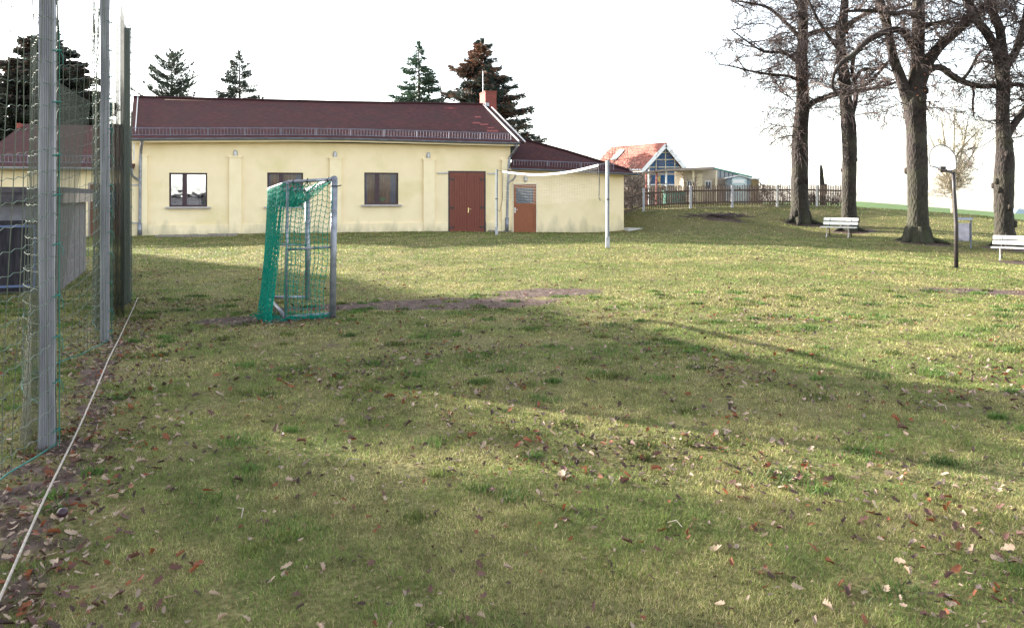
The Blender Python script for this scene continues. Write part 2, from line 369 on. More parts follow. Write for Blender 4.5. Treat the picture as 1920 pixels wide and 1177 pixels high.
_A = np.zeros((_n + 3, _n + 3)); _A[:_n, :_n] = _K; _A[:_n, _n] = 1; _A[:_n, _n + 1:] = ctrl[:, :2]; _A[_n, :_n] = 1; _A[_n + 1:, :_n] = ctrl[:, :2].T
_W = np.linalg.solve(_A, np.concatenate([ctrl[:, 2], [0, 0, 0]]))
def gz(x, y):
    x = np.atleast_1d(np.asarray(x, float)); y = np.atleast_1d(np.asarray(y, float)); out = np.empty(x.shape)
    xf = x.ravel(); yf = y.ravel(); o = np.empty(xf.shape)
    for i in range(0, len(xf), 60000):
        a = xf[i:i + 60000]; b = yf[i:i + 60000]
        ac = np.clip(a, -60, 60); bc = np.clip(b, -15, 105)
        r2 = (ac[:, None] - ctrl[None, :, 0]) ** 2 + (bc[:, None] - ctrl[None, :, 1]) ** 2
        o[i:i + 60000] = _U(r2) @ _W[:_n] + _W[_n] + ac * _W[_n + 1] + bc * _W[_n + 2]
    zf = EYE - (far_off(HX + FPX * xf / np.maximum(yf, 30)) + (150 - np.minimum(yf, 150)) * .13 + np.maximum(yf - 150, 0) * .02) * np.maximum(yf, 30) / FPX
    k = np.clip((yf - 60) / 40, 0, 1); k = k * k * (3 - 2 * k)
    o = o * (1 - k) + zf * k
    o += (.035 * (vnoise(xf, yf, .55) - .5) + .02 * (vnoise(xf, yf, 1.7) - .5)) * np.clip(1 - (yf - 60) / 30, 0, 1)
    return o.reshape(x.shape)
def g1(x, y): return float(gz(x, y)[0])

# bare / littered spots, in metres on the ground: (x, y, rx, ry, strength, angle)
TREES = [(13.75, 38.0), (15.24, 36.0), (15.27, 30.0), (18.26, 29.5)]
SPOTS = [(-1.5, 12.75, 2.3, .85, 1.3, .10), (.55, 14.1, 1.1, .62, 1.2, .1), (-3.4, 11.0, 1.0, .55, 1.0, 0), (8.8, 13.7, 2.4, .55, .75, -.25),
         (17.0, 26.1, 1.3, .6, .9, 0), (13.9, 33.6, 1.3, .5, .55, -.5), (2.4, 7.3, 1.2, .4, .35, .2), (3.6, 4.4, 1.0, .5, .55, .2), (9.8, 36.8, 1.2, .5, .9, 0), (-1.2, 9.0, 2.6, .7, .35, 0), (-2.7, 4.3, .45, 2.2, .5, .39), (5.2, 6.6, 1.6, .5, .5, .1)]
SPOTS += [(a + .1, b - .3, 1.15, .9, .9, 0) for a, b in TREES]
def dirt(x, y):
    d = np.zeros(np.shape(x))
    for cx, cy, rx, ry, st, an in SPOTS:
        dx = x - cx; dy = y - cy; u = (dx * math.cos(an) + dy * math.sin(an)) / rx; v = (-dx * math.sin(an) + dy * math.cos(an)) / ry
        d = np.maximum(d, st * np.clip(1.35 - np.sqrt(u * u + v * v), 0, 1))
    # strip of litter along the ball net
    s = np.abs((x + 3.13) * .924 + (y - 5.38) * .381 - .1); along = (x + 3.13) * -.381 + (y - 5.38) * .924
    d = np.maximum(d, .50 * np.clip(1.15 - s / .5, 0, 1) * (along < 8) * np.clip((8 - along) / 4, .35, 1))
    return d
def graded(a, b, fine, n):
    pass
ys = np.concatenate([np.arange(-14, 1, 1.0), np.arange(1, 18, .12), np.arange(18, 50, .35), np.arange(50, 110, 1.5), np.array([110, 115, 120, 127, 135, 142, 150, 160, 175, 200, 240, 300, 400, 600, 900, 1500, 2600, 5000])])
xs_in = np.concatenate([np.arange(-14, 14, .14), np.arange(14, 40, .5)])
xs = np.concatenate([[-4000, -2000, -1000, -600, -350, -200, -120, -80, -60], np.arange(-50, -14, 1.0), xs_in, [42, 45, 50, 55, 60, 70, 80, 95, 120, 160, 220, 350, 600, 1000, 2000, 4000]])
GX, GY = np.meshgrid(xs, ys); GZ = gz(GX, GY)
nx = len(xs); ny = len(ys)
idx = np.arange(nx * ny).reshape(ny, nx)
F = np.stack([idx[:-1, :-1], idx[:-1, 1:], idx[1:, 1:], idx[1:, :-1]], -1).reshape(-1, 4)
V = np.stack([GX, GY, GZ], -1).reshape(-1, 3)
fieldmask = np.clip((V[:, 1] - (50.0 - .02 * (V[:, 0] - 24))) / 1.0, 0, 1)
dmask = dirt(V[:, 0], V[:, 1])
def ground_mat():
    m = bpy.data.materials.new('lawn'); m.use_nodes = True; t = m.node_tree; b = t.nodes['Principled BSDF']; b.inputs['Roughness'].default_value = .95; b.inputs['Specular IOR Level'].default_value = .1
    L = t.links; N = t.nodes
    tc = N.new('ShaderNodeTexCoord')
    def noise(sc, det=6, rot=None):
        n = N.new('ShaderNodeTexNoise'); n.inputs['Scale'].default_value = sc; n.inputs['Detail'].default_value = det; L.new(tc.outputs['Object'], n.inputs[0]); return n.outputs[0]
    def ramp(s, p, cols):
        r = N.new('ShaderNodeValToRGB'); e = r.color_ramp.elements
        while len(e) < len(cols): e.new(.5)
        for i, (q, c) in enumerate(zip(p, cols)): e[i].position = q; e[i].color = (*c, 1)
        L.new(s, r.inputs[0]); return r.outputs[0]
    def mix(f, a, b_, bt='MIX'):
        x = N.new('ShaderNodeMixRGB'); x.blend_type = bt
        for i, q in enumerate((f, a, b_)):
            if hasattr(q, 'default_value') or hasattr(q, 'links'): L.new(q, x.inputs[i])
            elif isinstance(q, float): x.inputs[i].default_value = q
            else: x.inputs[i].default_value = (*q, 1)
        return x.outputs[0]
    grass = ramp(noise(.7, 8), (.32, .5, .68), ((.100, .104, .032), (.145, .138, .046), (.190, .155, .070)))
    fine = ramp(noise(34, 7), (.34, .5, .66), ((.030, .023, .015), (.125, .108, .044), (.23, .195, .10)))
    lawn = mix(.55, grass, fine)
    field = ramp(noise(3, 6), (.3, .7), ((.080, .135, .045), (.115, .165, .065)))
    soil = ramp(noise(9, 8), (.3, .5, .7), ((.050, .034, .028), (.090, .062, .052), (.14, .102, .088)))
    at = N.new('ShaderNodeAttribute'); at.attribute_name = 'field'; at2 = N.new('ShaderNodeAttribute'); at2.attribute_name = 'dirt'
    ad = N.new('ShaderNodeMath'); ad.operation = 'ADD'; L.new(at2.outputs['Fac'], ad.inputs[0]); L.new(noise(3.2, 9), ad.inputs[1])
    dm = ramp(ad.outputs[0], (.90, 1.08), ((0, 0, 0), (1, 1, 1)))
    c = mix(at.outputs['Fac'], lawn, field); c = mix(dm, c, soil)
    L.new(c, b.inputs['Base Color'])
    bp = N.new('ShaderNodeBump'); bp.inputs['Strength'].default_value = .8; bp.inputs['Distance'].default_value = .03; L.new(noise(22, 8), bp.inputs['Height']); L.new(bp.outputs[0], b.inputs['Normal'])
    return m
M['lawn'] = ground_mat()
for nm in ('render', 'render_trim'):
    t = M[nm].node_tree; b = t.nodes['Principled BSDF']; src = b.inputs['Base Color'].links[0].from_socket
    tc = t.nodes.new('ShaderNodeTexCoord'); sx = t.nodes.new('ShaderNodeSeparateXYZ'); t.links.new(tc.outputs['Object'], sx.inputs[0])
    mp = t.nodes.new('ShaderNodeMapping'); mp.inputs['Scale'].default_value = (1, 1, .35); n = t.nodes.new('ShaderNodeTexNoise'); n.inputs['Scale'].default_value = 2.6; n.inputs['Detail'].default_value = 8
    t.links.new(tc.outputs['Object'], mp.inputs[0]); t.links.new(mp.outputs[0], n.inputs[0])
    mr = t.nodes.new('ShaderNodeMapRange'); mr.inputs[1].default_value = .1; mr.inputs[2].default_value = 1.0; mr.inputs[3].default_value = .38; mr.inputs[4].default_value = -.12; t.links.new(sx.outputs[2], mr.inputs[0])
    ad = t.nodes.new('ShaderNodeMath'); ad.operation = 'ADD'; t.links.new(n.outputs[0], ad.inputs[0]); t.links.new(mr.outputs[0], ad.inputs[1])
    r = t.nodes.new('ShaderNodeMapRange'); r.inputs[1].default_value = .60; r.inputs[2].default_value = .95; r.inputs[3].default_value = 0; r.inputs[4].default_value = .75; t.links.new(ad.outputs[0], r.inputs[0])
    mx = t.nodes.new('ShaderNodeMixRGB'); mx.inputs[2].default_value = (.42, .37, .24, 1); t.links.new(r.outputs[0], mx.inputs[0]); t.links.new(src, mx.inputs[1]); t.links.new(mx.outputs[0], b.inputs['Base Color'])
tag(np_mesh('ground', V, F, M['lawn'], True, {'field': fieldmask, 'dirt': dmask}), kind='structure')

# ------------------------------------------------------------------ grass blades (one lawn, uncountable)
def sample(D0, D1, dens, margin=.06):
    A = (.643 + margin) * (D1 * D1 - D0 * D0); n = int(A * dens)
    y = np.sqrt(rng.random(n) * (D1 * D1 - D0 * D0) + D0 * D0); x = (rng.random(n) * 2 - 1) * (.643 + margin) * y
    return x, y
def inside_building(x, y):
    s = (x + 14.85) * .9612 + (y - 31) * .2761; t_ = -(x + 14.85) * .2761 + (y - 31) * .9612
    return (t_ > -.05) & (t_ < 9) & (s < 21)
bv = []; bf = []; bc = []; base = 0
for D0, D1, dens, Lb, wb in ((2.7, 4.6, 27000, .025, .0031), (4.6, 7.5, 14000, .025, .0043), (7.5, 12, 5600, .028, .0072), (12, 20, 1700, .032, .013), (20, 33, 480, .038, .025), (33, 47, 130, .045, .045)):
    x, y = sample(D0, D1, dens)
    dd = dirt(x, y) + fbm(x, y, 3.2) * 1.0
    gapn = fbm(x, y, 2.1)
    keep = (rng.random(len(x)) > np.clip((dd - .72) * 4, 0, .97)) & ~inside_building(x, y) & (gapn + rng.random(len(x)) * .26 > .455) & (vnoise(x, y, 9.5) + rng.random(len(x)) * .5 > .30) & (y < 46)
    x = x[keep]; y = y[keep]; dd = dd[keep]; n = len(x); z = gz(x, y)
    tuft = fbm(x, y, 1.3); tuft2 = vnoise(x, y, 6.5)
    L_ = Lb * (.45 + .9 * rng.random(n)) * (.55 + .9 * tuft2) * (1.15 - .35 * np.clip(dd, 0, 1.5) / 1.5); ww = wb * (.6 + .8 * rng.random(n))
    a = rng.random(n) * 2 * np.pi; lean = .35 + 1.15 * rng.random(n); a2 = a + np.pi / 2 + rng.normal(0, .5, n)
    dx = np.cos(a) * ww * .5; dy = np.sin(a) * ww * .5
    tipx = x + np.cos(a2) * L_ * np.sin(lean); tipy = y + np.sin(a2) * L_ * np.sin(lean); tipz = z + L_ * np.cos(lean) * .9 + .004
    P = np.stack([np.stack([x - dx, y - dy, z - .004], -1), np.stack([x + dx, y + dy, z - .004], -1), np.stack([tipx, tipy, tipz], -1)], 1)
    bv.append(P.reshape(-1, 3)); bf.append(np.arange(3 * n).reshape(-1, 3) + base); base += 3 * n
    green = np.array([.096, .136, .032]); olive = np.array([.168, .182, .054]); straw = np.array([.29, .245, .125]); lush = np.array([.100, .155, .036]); dead = np.array([.13, .085, .055])
    k = np.clip((tuft - .36) / .26, 0, 1)[:, None]
    c = green * (1 - k) + olive * k
    r = rng.random(n); sp = np.clip(.14 + .55 * (tuft - .45) * 2, .05, .42)
    c[r < sp] = straw * (.75 + .5 * rng.random((int((r < sp).sum()), 1)))
    q = (vnoise(x, y, .9) < .22) & (r > .5); c[q] = lush
    q = (r > .93); c[q] = dead
    c *= (.60 + 1.10 * rng.random((n, 1))) * (.80 + .80 * vnoise(x, y, 11.0))[:, None]
    bc.append(np.repeat(c, 3, 0))
n_t = 300; tx, ty = sample(2.8, 14, n_t / (.703 * (196 - 7.8)))
for cx, cy in zip(tx, ty):
    if inside_building(cx, cy): continue
    m_ = rng.integers(60, 150); rad = rng.uniform(.03, .11); x = cx + rng.normal(0, rad, m_); y = cy + rng.normal(0, rad * .8, m_); z = gz(x, y); a = rng.random(m_) * 6.28; L_ = rng.uniform(.03, .065, m_); le = rng.uniform(.2, 1.2, m_); ww = .0022 + .0006 * cy
    P = np.stack([np.stack([x - ww * np.cos(a), y - ww * np.sin(a), z], -1), np.stack([x + ww * np.cos(a), y + ww * np.sin(a), z], -1), np.stack([x + np.sin(a) * L_ * np.sin(le), y + np.cos(a) * L_ * np.sin(le), z + L_ * np.cos(le)], -1)], 1)
    bv.append(P.reshape(-1, 3)); bf.append(np.arange(3 * m_).reshape(-1, 3) + base); base += 3 * m_
    c = np.array([.085, .15, .034]) * rng.uniform(.6, 1.2) * np.ones((m_, 3)) if rng.random() < .6 else np.array([.14, .17, .045]) * rng.uniform(.5, 1.1) * np.ones((m_, 3))
    bc.append(np.repeat(c * (.7 + .6 * rng.random((m_, 1))), 3, 0))
tag(np_mesh('lawn_grass', np.concatenate(bv), np.concatenate(bf), M['grass'], False, {'bcol': np.concatenate(bc)}), 'short patchy winter grass covering the whole lawn', 'grass', kind='stuff')
del bv, bf, bc

# ------------------------------------------------------------------ fallen oak leaves
def leaf_shape(seed, lobes=4):
    rr = random.Random(seed); pts = []
    L_ = 1.0
    for sgn in (1, -1):
        seq = []
        for i in range(lobes * 2 + 1):
            t_ = i / (lobes * 2); wdt = (.30 if i % 2 else .17) * math.sin(math.pi * min(1, .12 + t_ * .88)) ** .6 * rr.uniform(.75, 1.25)
            seq.append((t_ * L_ - .5, sgn * max(wdt, .015)))
        pts.append(seq)
    up = pts[0]; dn = pts[1]; n = len(up)
    curl = rr.uniform(-1.3, 1.6); fold = rr.uniform(.2, 2.4); tw = rr.uniform(-1.2, 1.2)
    def z3(x, y): return (x, y, .35 * curl * x * x + fold * abs(y) * .55 + tw * x * y)
    v = [z3(x, 0) for x, _ in up] + [z3(x, y) for x, y in up] + [z3(x, y) for x, y in dn]
    f = []
    for i in range(n - 1):
        f.append((i, i + 1, n + i + 1)); f.append((i, n + i + 1, n + i)); f.append((i + 1, i, 2 * n + i)); f.append((i + 1, 2 * n + i, 2 * n + i + 1))
    zmin = min(p[2] for p in v); v = [(p[0], p[1], p[2] - zmin) for p in v]
    return v, f
SH = [leaf_shape(s, 3 + s % 3) for s in range(10)]
def leaf_field():
    X = []; Y = []
    for D0, D1, dens in ((2.7, 5, 165), (5, 9, 175), (9, 14, 115), (14, 20, 50), (20, 34, 9)):
        x, y = sample(D0, D1, dens * 3, .05)
        cl = fbm(x, y, .8); pr = np.clip((cl - .40) * 3.2, .20, 1) * np.where(x < 2.5, 1, .8)
        k = rng.random(len(x)) < pr * .62
        X.append(x[k]); Y.append(y[k])
    # litter along the net, under the goal, round the trunks
    n = 2600; t_ = rng.random(n) ** 1.25 * 8.8 - 2.6; o = np.abs(rng.normal(0, .30, n)) * np.where(rng.random(n) < .6, 1, -.9)
    X.append(-3.13 - .381 * t_ + .924 * o + .05); Y.append(5.38 + .924 * t_ + .381 * o)
    n = 170; X.append(rng.normal(-3.3, .5, n)); Y.append(rng.normal(10.75, .28, n))
    n = 130; X.append(rng.normal(-3.6, .9, n)); Y.append(rng.normal(9.9, .5, n))
    for a, b in TREES:
        n = 60; X.append(rng.normal(a, .8, n)); Y.append(rng.normal(b - .4, .6, n))
    x = np.concatenate(X); y = np.concatenate(Y); k = ~inside_building(x, y) & (y > 2.6); return x[k], y[k]
lx, ly = leaf_field(); lz = gz(lx, ly); n = len(lx)
lsz = np.clip(rng.gamma(5, .0066, n), .013, .075); lcol = rng.choice(3, n, p=[.36, .17, .47]); lsh = rng.integers(0, len(SH), n)
lrot = rng.random(n) * 2 * np.pi; lt1 = rng.normal(0, .42, n); lt2 = rng.normal(0, .42, n)
infr = (np.abs(lx / ly) < .643) & (HY + FPX * EYE / ly < 1180)
order = np.argsort(-(lsz / ly) * infr)
LM = ['leaf_pale', 'leaf_rust', 'leaf_dark']
LL = [('pale tan curled oak leaf fallen on the near lawn', 'pale oak leaves on the near lawn'), ('rust orange oak leaf fallen on the near lawn', 'rust orange oak leaves on the near lawn'), ('dark brown shrivelled oak leaf fallen on the near lawn', 'dark brown oak leaves on the near lawn')]
protos = {}
for j in order[:300]:
    key = (int(lcol[j]), int(lsh[j]))
    if key not in protos:
        v, f = SH[key[1]]; me = bpy.data.meshes.new('fallen_leaf'); me.from_pydata(v, [], f); me.materials.append(M[LM[key[0]]]); me.polygons.foreach_set('use_smooth', [True] * len(f)); protos[key] = me
    o = bpy.data.objects.new('fallen_leaf', protos[key]); C.objects.link(o)
    o.location = (lx[j], ly[j], lz[j] + .016); o.rotation_euler = (lt1[j], lt2[j], lrot[j]); o.scale = (lsz[j],) * 3
    tag(o, LL[key[0]][0], 'fallen leaf', LL[key[0]][1])
vs = []; fs = []; cs = []; b0 = 0
CB = [np.array([.28, .20, .155]), np.array([.18, .058, .026]), np.array([.065, .038, .030])]
for j in order[300:]:
    v, f = SH[lsh[j]]; v = np.array(v) * lsz[j]
    Rm = np.array(Matrix.Rotation(lrot[j], 3, 'Z') @ Matrix.Rotation(lt2[j], 3, 'Y') @ Matrix.Rotation(lt1[j], 3, 'X'))
    v = v @ Rm.T + np.array([lx[j], ly[j], lz[j] + .016])
    vs.append(v); fs.append(np.array(f) + b0); b0 += len(v); cs.append(np.tile(CB[lcol[j]] * rng.uniform(.7, 1.3), (len(v), 1)))
tag(np_mesh('leaf_litter', np.concatenate(vs), np.concatenate(fs), M['leaves_stuff'], True, {'bcol': np.concatenate(cs)}), 'scattered small brown oak leaves strewn over the lawn', 'leaf litter', kind='stuff')

# small twigs and stones lying in the grass
tw = MB(); rr = random.Random(5)
for i in range(22):
    D = rr.uniform(4, 16); x = rr.uniform(-.6, .6) * D; a = rr.uniform(0, 6.28); L_ = rr.uniform(.05, .16); z = g1(x, D) + .03
    tw.tube([(x, D, z), (x + math.cos(a) * L_ * .5, D + math.sin(a) * L_ * .5, z + .02), (x + math.cos(a + .3) * L_, D + math.sin(a + .3) * L_, z)], [.003, .0025, .0015], 4)
tag(tw.build('twig_litter', M['weathered']), 'thin dry twigs dropped over the lawn', 'twigs', kind='stuff')

# ------------------------------------------------------------------ clubhouse
O = Vector((-14.85, 31.0, 0)); UX, UY = .9612, .2761
club = empty('clubhouse', O, math.atan2(UY, UX), label='long cream yellow clubhouse with dark red tiled roof and low wings', cat='building')
def F_(pxx, pyy, y=0.0):
    """pixel -> (s, z) on the plane y metres behind the facade"""
    k = (pxx - HX) / FPX; ox = O.x - UY * y; oy = O.y + UX * y
    s = (k * oy - ox) / (UX - UY * k); D = oy + UY * s
    return s, EYE - (pyy - HY) * D / FPX
def P_(pxx, pyy, y=0.0): s, z = F_(pxx, pyy, y); return (s, y, z)
s0 = F_(247, 300)[0]; s1 = F_(957, 300)[0]; sR = F_(1170, 400)[0]; sL = F_(247, 300)[0] - 9.0
ztop = F_(600, 268)[1]
WT = .35
def wall_with_holes(mb, x0, x1, z0, z1, holes, y0=0, y1=WT):
    """vertical wall cut round rectangular openings (x0,x1,z0,z1), left to right"""
    holes = sorted(holes); cur = x0
    for hx0, hx1, hz0, hz1 in holes:
        mb.box(cur, hx0, y0, y1, z0, z1)
        if hz0 > z0: mb.box(hx0, hx1, y0, y1, z0, hz0)
        mb.box(hx0, hx1, y0, y1, hz1, z1); cur = hx1
    mb.box(cur, x1, y0, y1, z0, z1)
def rect(a, b, c, d):
    s_a, zt = F_(a, c); s_b, zb = F_(b, d); return s_a, s_b, zb, zt
W1 = rect(317, 388.5, 324, 387.5); W2 = rect(501, 568.5, 323.5, 387); W3 = rect(683, 747, 323.5, 383.5)
DD = rect(840.5, 910.5, 320.5, 434.5); SD = rect(963, 1005.5, 345.5, 434)
DD = (DD[0], DD[1], .10, DD[3]); SD = (SD[0], SD[1], .10, SD[3])
mb = MB(); wall_with_holes(mb, s0, s1, -.3, ztop, [W1, W2, W3, DD]); mb.box(s0, s0 + WT, WT, 6.6, -.3, ztop); mb.box(s1 - WT, s1, WT, 6.6, -.3, ztop)
# gable triangles
zr = F_(905, 199, 6.6)[1]
for a in (s0, s1 - WT): mb.slab([(a, 0, ztop), (a + WT, 0, ztop), (a + WT, 6.6, zr - .12), (a, 6.6, zr - .12)], .02); mb.hexa([(a, 0.3, ztop), (a + WT, 0.3, ztop), (a + WT, 6.6, ztop), (a, 6.6, ztop), (a, .3, ztop + .01), (a + WT, .3, ztop + .01), (a + WT, 6.6, zr - .2), (a, 6.6, zr - .2)])
mb.box(s0 + WT, s1 - WT, 6.3, 6.6, -.3, zr - .2)
mb.build('wall', M['render'], club)
# annex right
zA = F_(1100, 320)[1]
mb = MB(); wall_with_holes(mb, s1 + .003, sR, -.3, zA, [SD], .02, WT); mb.box(sR - WT, sR, WT, 6.0, -.3, zA); mb.box(s1, sR - WT, 5.7, 6.0, -.3, zA); mb.build('annex_wall', M['render'], club)
# left wing
zW = F_(200, 316)[1]
WD = rect(165, 228, 343, 446); WD = (WD[0], WD[1], .12, WD[3])
mb = MB(); wall_with_holes(mb, sL, s0 - .003, -.3, zW, [WD], .03, WT); mb.box(sL, sL + WT, WT, 6.0, -.3, zW); mb.build('wing_wall', M['render'], club)
# plinth and pilasters
pil = [(264.5, 277), (430, 453), (618, 639.5), (793.5, 814.5), (940, 955)]
zp = F_(600, 419)[1]
edges = [(F_(a, 300)[0], F_(b, 300)[0]) for a, b in pil]
for (a, b) in edges:
    t_ = MB(); zt = F_(600, 298)[1]; t_.box(a, b, -.11, 0.0, -.3, zt); t_.box(a - .03, b + .03, -.135, 0.0, zt, zt + .075); t_.build('pilaster', M['render_trim'], club)
pl = MB(); cuts = [s0] + [v for e in edges for v in e] + [s1]
segs = [(edges[0][1], edges[1][0]), (edges[1][1], edges[2][0]), (edges[2][1], edges[3][0]), (edges[3][1], DD[0] - .02), (DD[1] + .02, edges[4][0])]
for a, b in segs: pl = MB(); pl.box(a, b, -.07, 0.0, -.3, zp); pl.build('plinth', M['render_trim'], club)
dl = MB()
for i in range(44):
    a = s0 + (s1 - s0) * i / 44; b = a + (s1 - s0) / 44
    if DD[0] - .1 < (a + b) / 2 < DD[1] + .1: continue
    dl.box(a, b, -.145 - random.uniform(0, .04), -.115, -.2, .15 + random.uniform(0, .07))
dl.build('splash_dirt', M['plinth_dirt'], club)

def window(W, kind, split):
    a, b, z0, z1 = W
    w_ = empty('window'); w_.parent = club; fr = .065
    f = MB(); y0, y1 = .07, .15
    f.box(a, b, y0, y1, z0, z0 + fr); f.box(a, b, y0, y1, z1 - fr, z1); f.box(a, a + fr, y0, y1, z0 + fr, z1 - fr); f.box(b - fr, b, y0, y1, z0 + fr, z1 - fr)
    m_ = a + (b - a) * split; f.box(m_ - .085, m_ + .085, y0 - .01, y1, z0 + fr, z1 - fr); f.build('frame', M['frame_dark'], w_)
    for p, q in ((a + fr, m_ - .085), (m_ + .085, b - fr)):
        g_ = MB(); g_.box(p, q, .10, .105, z0 + fr, z1 - fr); g_.build('pane', M['glass_strong' if kind == 1 else 'glass_weak'], w_)
    rv = MB(); rv.box(a - .12, b + .12, -.16, .12, z0 - .075, z0 - .003); rv.build('sill', M['sill'], w_)
    it = MB()
    if kind == 1:
        it.box(a - .3, b + .3, 1.3, 1.35, z0 - .5, z1 + .4); it.build('interior', M['room_dark'], w_)
        q = MB(); q.box(m_ + .1, m_ + .1 + .36, .5, .55, z0, z1 - .42); q.box(m_ + .1, m_ + .2, .45, .5, z0, z1 - .5); q.build('cabinet', M['cabinet'], w_)
    else:
        x = a - .1
        nseg = 40; wv = []
        for i in range(nseg + 1): wv.append((a - .1 + (b - a + .2) * i / nseg, .26 + .035 * math.sin(i * 1.15)))
        base_ = 0
        for i in range(nseg): it.hexa([(wv[i][0], wv[i][1], z0 - .1), (wv[i + 1][0], wv[i + 1][1], z0 - .1), (wv[i + 1][0], wv[i + 1][1] + .01, z0 - .1), (wv[i][0], wv[i][1] + .01, z0 - .1), (wv[i][0], wv[i][1], z1 + .1), (wv[i + 1][0], wv[i + 1][1], z1 + .1), (wv[i + 1][0], wv[i + 1][1] + .01, z1 + .1), (wv[i][0], wv[i][1] + .01, z1 + .1)])
        it.build('curtain', M['curtain'], w_)
        for p_, q_ in ((a + .04, a + .14), (b - .30, b - .10)):
            cu = MB(); cu.box(p_, q_, .20, .215, z0 - .05, z1 + .05); cu.build('side_curtain', M['curtain_blue'], w_)
        pt = MB(); cx = m_ + .24
        if kind == 3:
            rq = random.Random(3)
            for i in range(26):
                an = rq.uniform(0, 6.28); l_ = rq.uniform(.08, .2); pt.tube([(cx, .19, z0 + .12), (cx + math.cos(an) * l_ * .5, .19, z0 + .2 + l_ * .4), (cx + math.cos(an) * l_, .19, z0 + .16 + abs(math.sin(an)) * .16)], [.012, .016, .003], 4)
            pt.build('pot_plant', M['plant_green'], w_)
    return w_
window(W1, 1, .40); window(W2, 2, .38); window(W3, 3, .38)

# double door
d = empty('double_door'); d.parent = club; a, b, z0, z1 = DD
f = MB(); f.box(a, a + .06, -.02, .1, z0, z1); f.box(b - .06, b, -.02, .1, z0, z1); f.box(a + .06, b - .06, -.02, .1, z1 - .06, z1); f.build('door_frame', M['frame_dark'], d)
mid = F_(875.5, 400)[0]
for p, q in ((a + .063, mid - .006), (mid + .006, b - .063)):
    l_ = MB(); zb = z0 + .02; zt = z1 - .065
    l_.box(p, q, .02, .055, zb, zt)
    l_.box(p, p + .11, -.003, .02, zb, zt); l_.box(q - .11, q, -.003, .02, zb, zt); l_.box(p + .11, q - .11, -.003, .02, zb, zb + .16); l_.box(p + .11, q - .11, -.003, .02, zt - .16, zt)
    k = 5; wd = (q - p - .22) / k
    for i in range(k): l_.box(p + .11 + i * wd + .008, p + .11 + (i + 1) * wd - .008, .006, .02, zb + .163, zt - .163)
    l_.build('door_leaf', M['door_red'], d)
for sx, sg in ((a + .02, 1), (b - .02, -1)):
    for zz in (z0 + .25, z0 + 1.1, z1 - .36):
        h = MB(); h.box(min(sx, sx + sg * .20), max(sx, sx + sg * .20), -.022, -.004, zz - .02, zz + .02); h.box(min(sx, sx + sg * .05), max(sx, sx + sg * .05), -.024, -.004, zz - .1, zz + .1)
        h.box(min(sx + sg * .17, sx + sg * .23), max(sx + sg * .17, sx + sg * .23), -.024, -.004, zz - .05, zz + .05); h.build('hinge', M['cast_iron'], d)
h = MB(); zz = z0 + 1.02; hx = mid + .06; h.box(hx - .02, hx + .02, -.016, -.004, zz - .13, zz + .08); h.tube([(hx, -.01, zz + .02), (hx, -.06, zz + .02), (hx + .12, -.06, zz + .02)], .011, 8); h.build('handle', M['brass'], d)
# door hooks either side
for p, q, yy in ((820, 839.5, 324.5), (915, 931, 325.5)):
    h = MB(); A = Vector(P_(p, yy, -.05)); B = Vector(P_(q, yy, -.05)); h.bar(A, B, .03, .05); h.tube([A, A + Vector((0, .1, 0))], .015, 6); h.tube([B, B + Vector((0, .1, 0))], .015, 6); h.build('door_stay', M['galv'], club)
# small door
d = empty('side_door'); d.parent = club; a, b, z0, z1 = SD
f = MB(); f.box(a - .05, a, -.01, .1, z0, z1 + .05); f.box(b, b + .05, -.01, .1, z0, z1 + .05); f.box(a, b, -.01, .1, z1, z1 + .05); f.build('door_frame', M['beige_light'], d)
l_ = MB(); l_.box(a, a + .13, .035, .08, z0, z1); l_.box(b - .13, b, .035, .08, z0, z1); l_.box(a + .13, b - .13, .035, .08, z1 - .17, z1); zm = F_(985, 381)[1]
l_.box(a + .13, b - .13, .035, .08, zm - .13, zm); l_.box(a + .13, b - .13, .035, .08, z0, z0 + .13); l_.box(a + .13, b - .13, .05, .075, z0 + .13, zm - .13); l_.build('door_leaf', M['door_orange'], d)
gl = MB(); gl.box(a + .13, b - .13, .055, .06, zm, z1 - .17); gl.build('pane', M['dark_window'], d)
gr = MB()
for i in range(1, 6): zz = zm + (z1 - .17 - zm) * i / 6; gr.box(a + .13, b - .13, .030, .036, zz - .008, zz + .008)
gr.build('bars', M['frame_dark'], d)
h = MB(); zz = z0 + .98; h.box(a + .05, a + .10, .02, .034, zz - .12, zz + .12); h.tube([(a + .07, .03, zz + .03), (a + .07, -.02, zz + .03), (a + .19, -.02, zz + .03)], .011, 8); h.build('handle', M['white_metal'], d)
# wing door
d = empty('wing_door'); d.parent = club; a, b, z0, z1 = WD; m_ = a + (b - a) * .5
f = MB(); f.box(a, a + .07, .0, .13, z0, z1); f.box(b - .07, b, .0, .13, z0, z1); f.box(a + .07, b - .07, .0, .13, z1 - .07, z1); f.build('door_frame', M['weathered'], d)
for p, q in ((a + .07, m_ - .005), (m_ + .005, b - .07)):
    l_ = MB(); l_.box(p, q, .06, .10, z0, z1 - .07); l_.build('door_leaf', M['door_brown'], d)
    gl = MB(); gl.box(p + .12, q - .12, .048, .058, z0 + 1.1, z1 - .3); gl.build('pane', M['dark_window'], d)

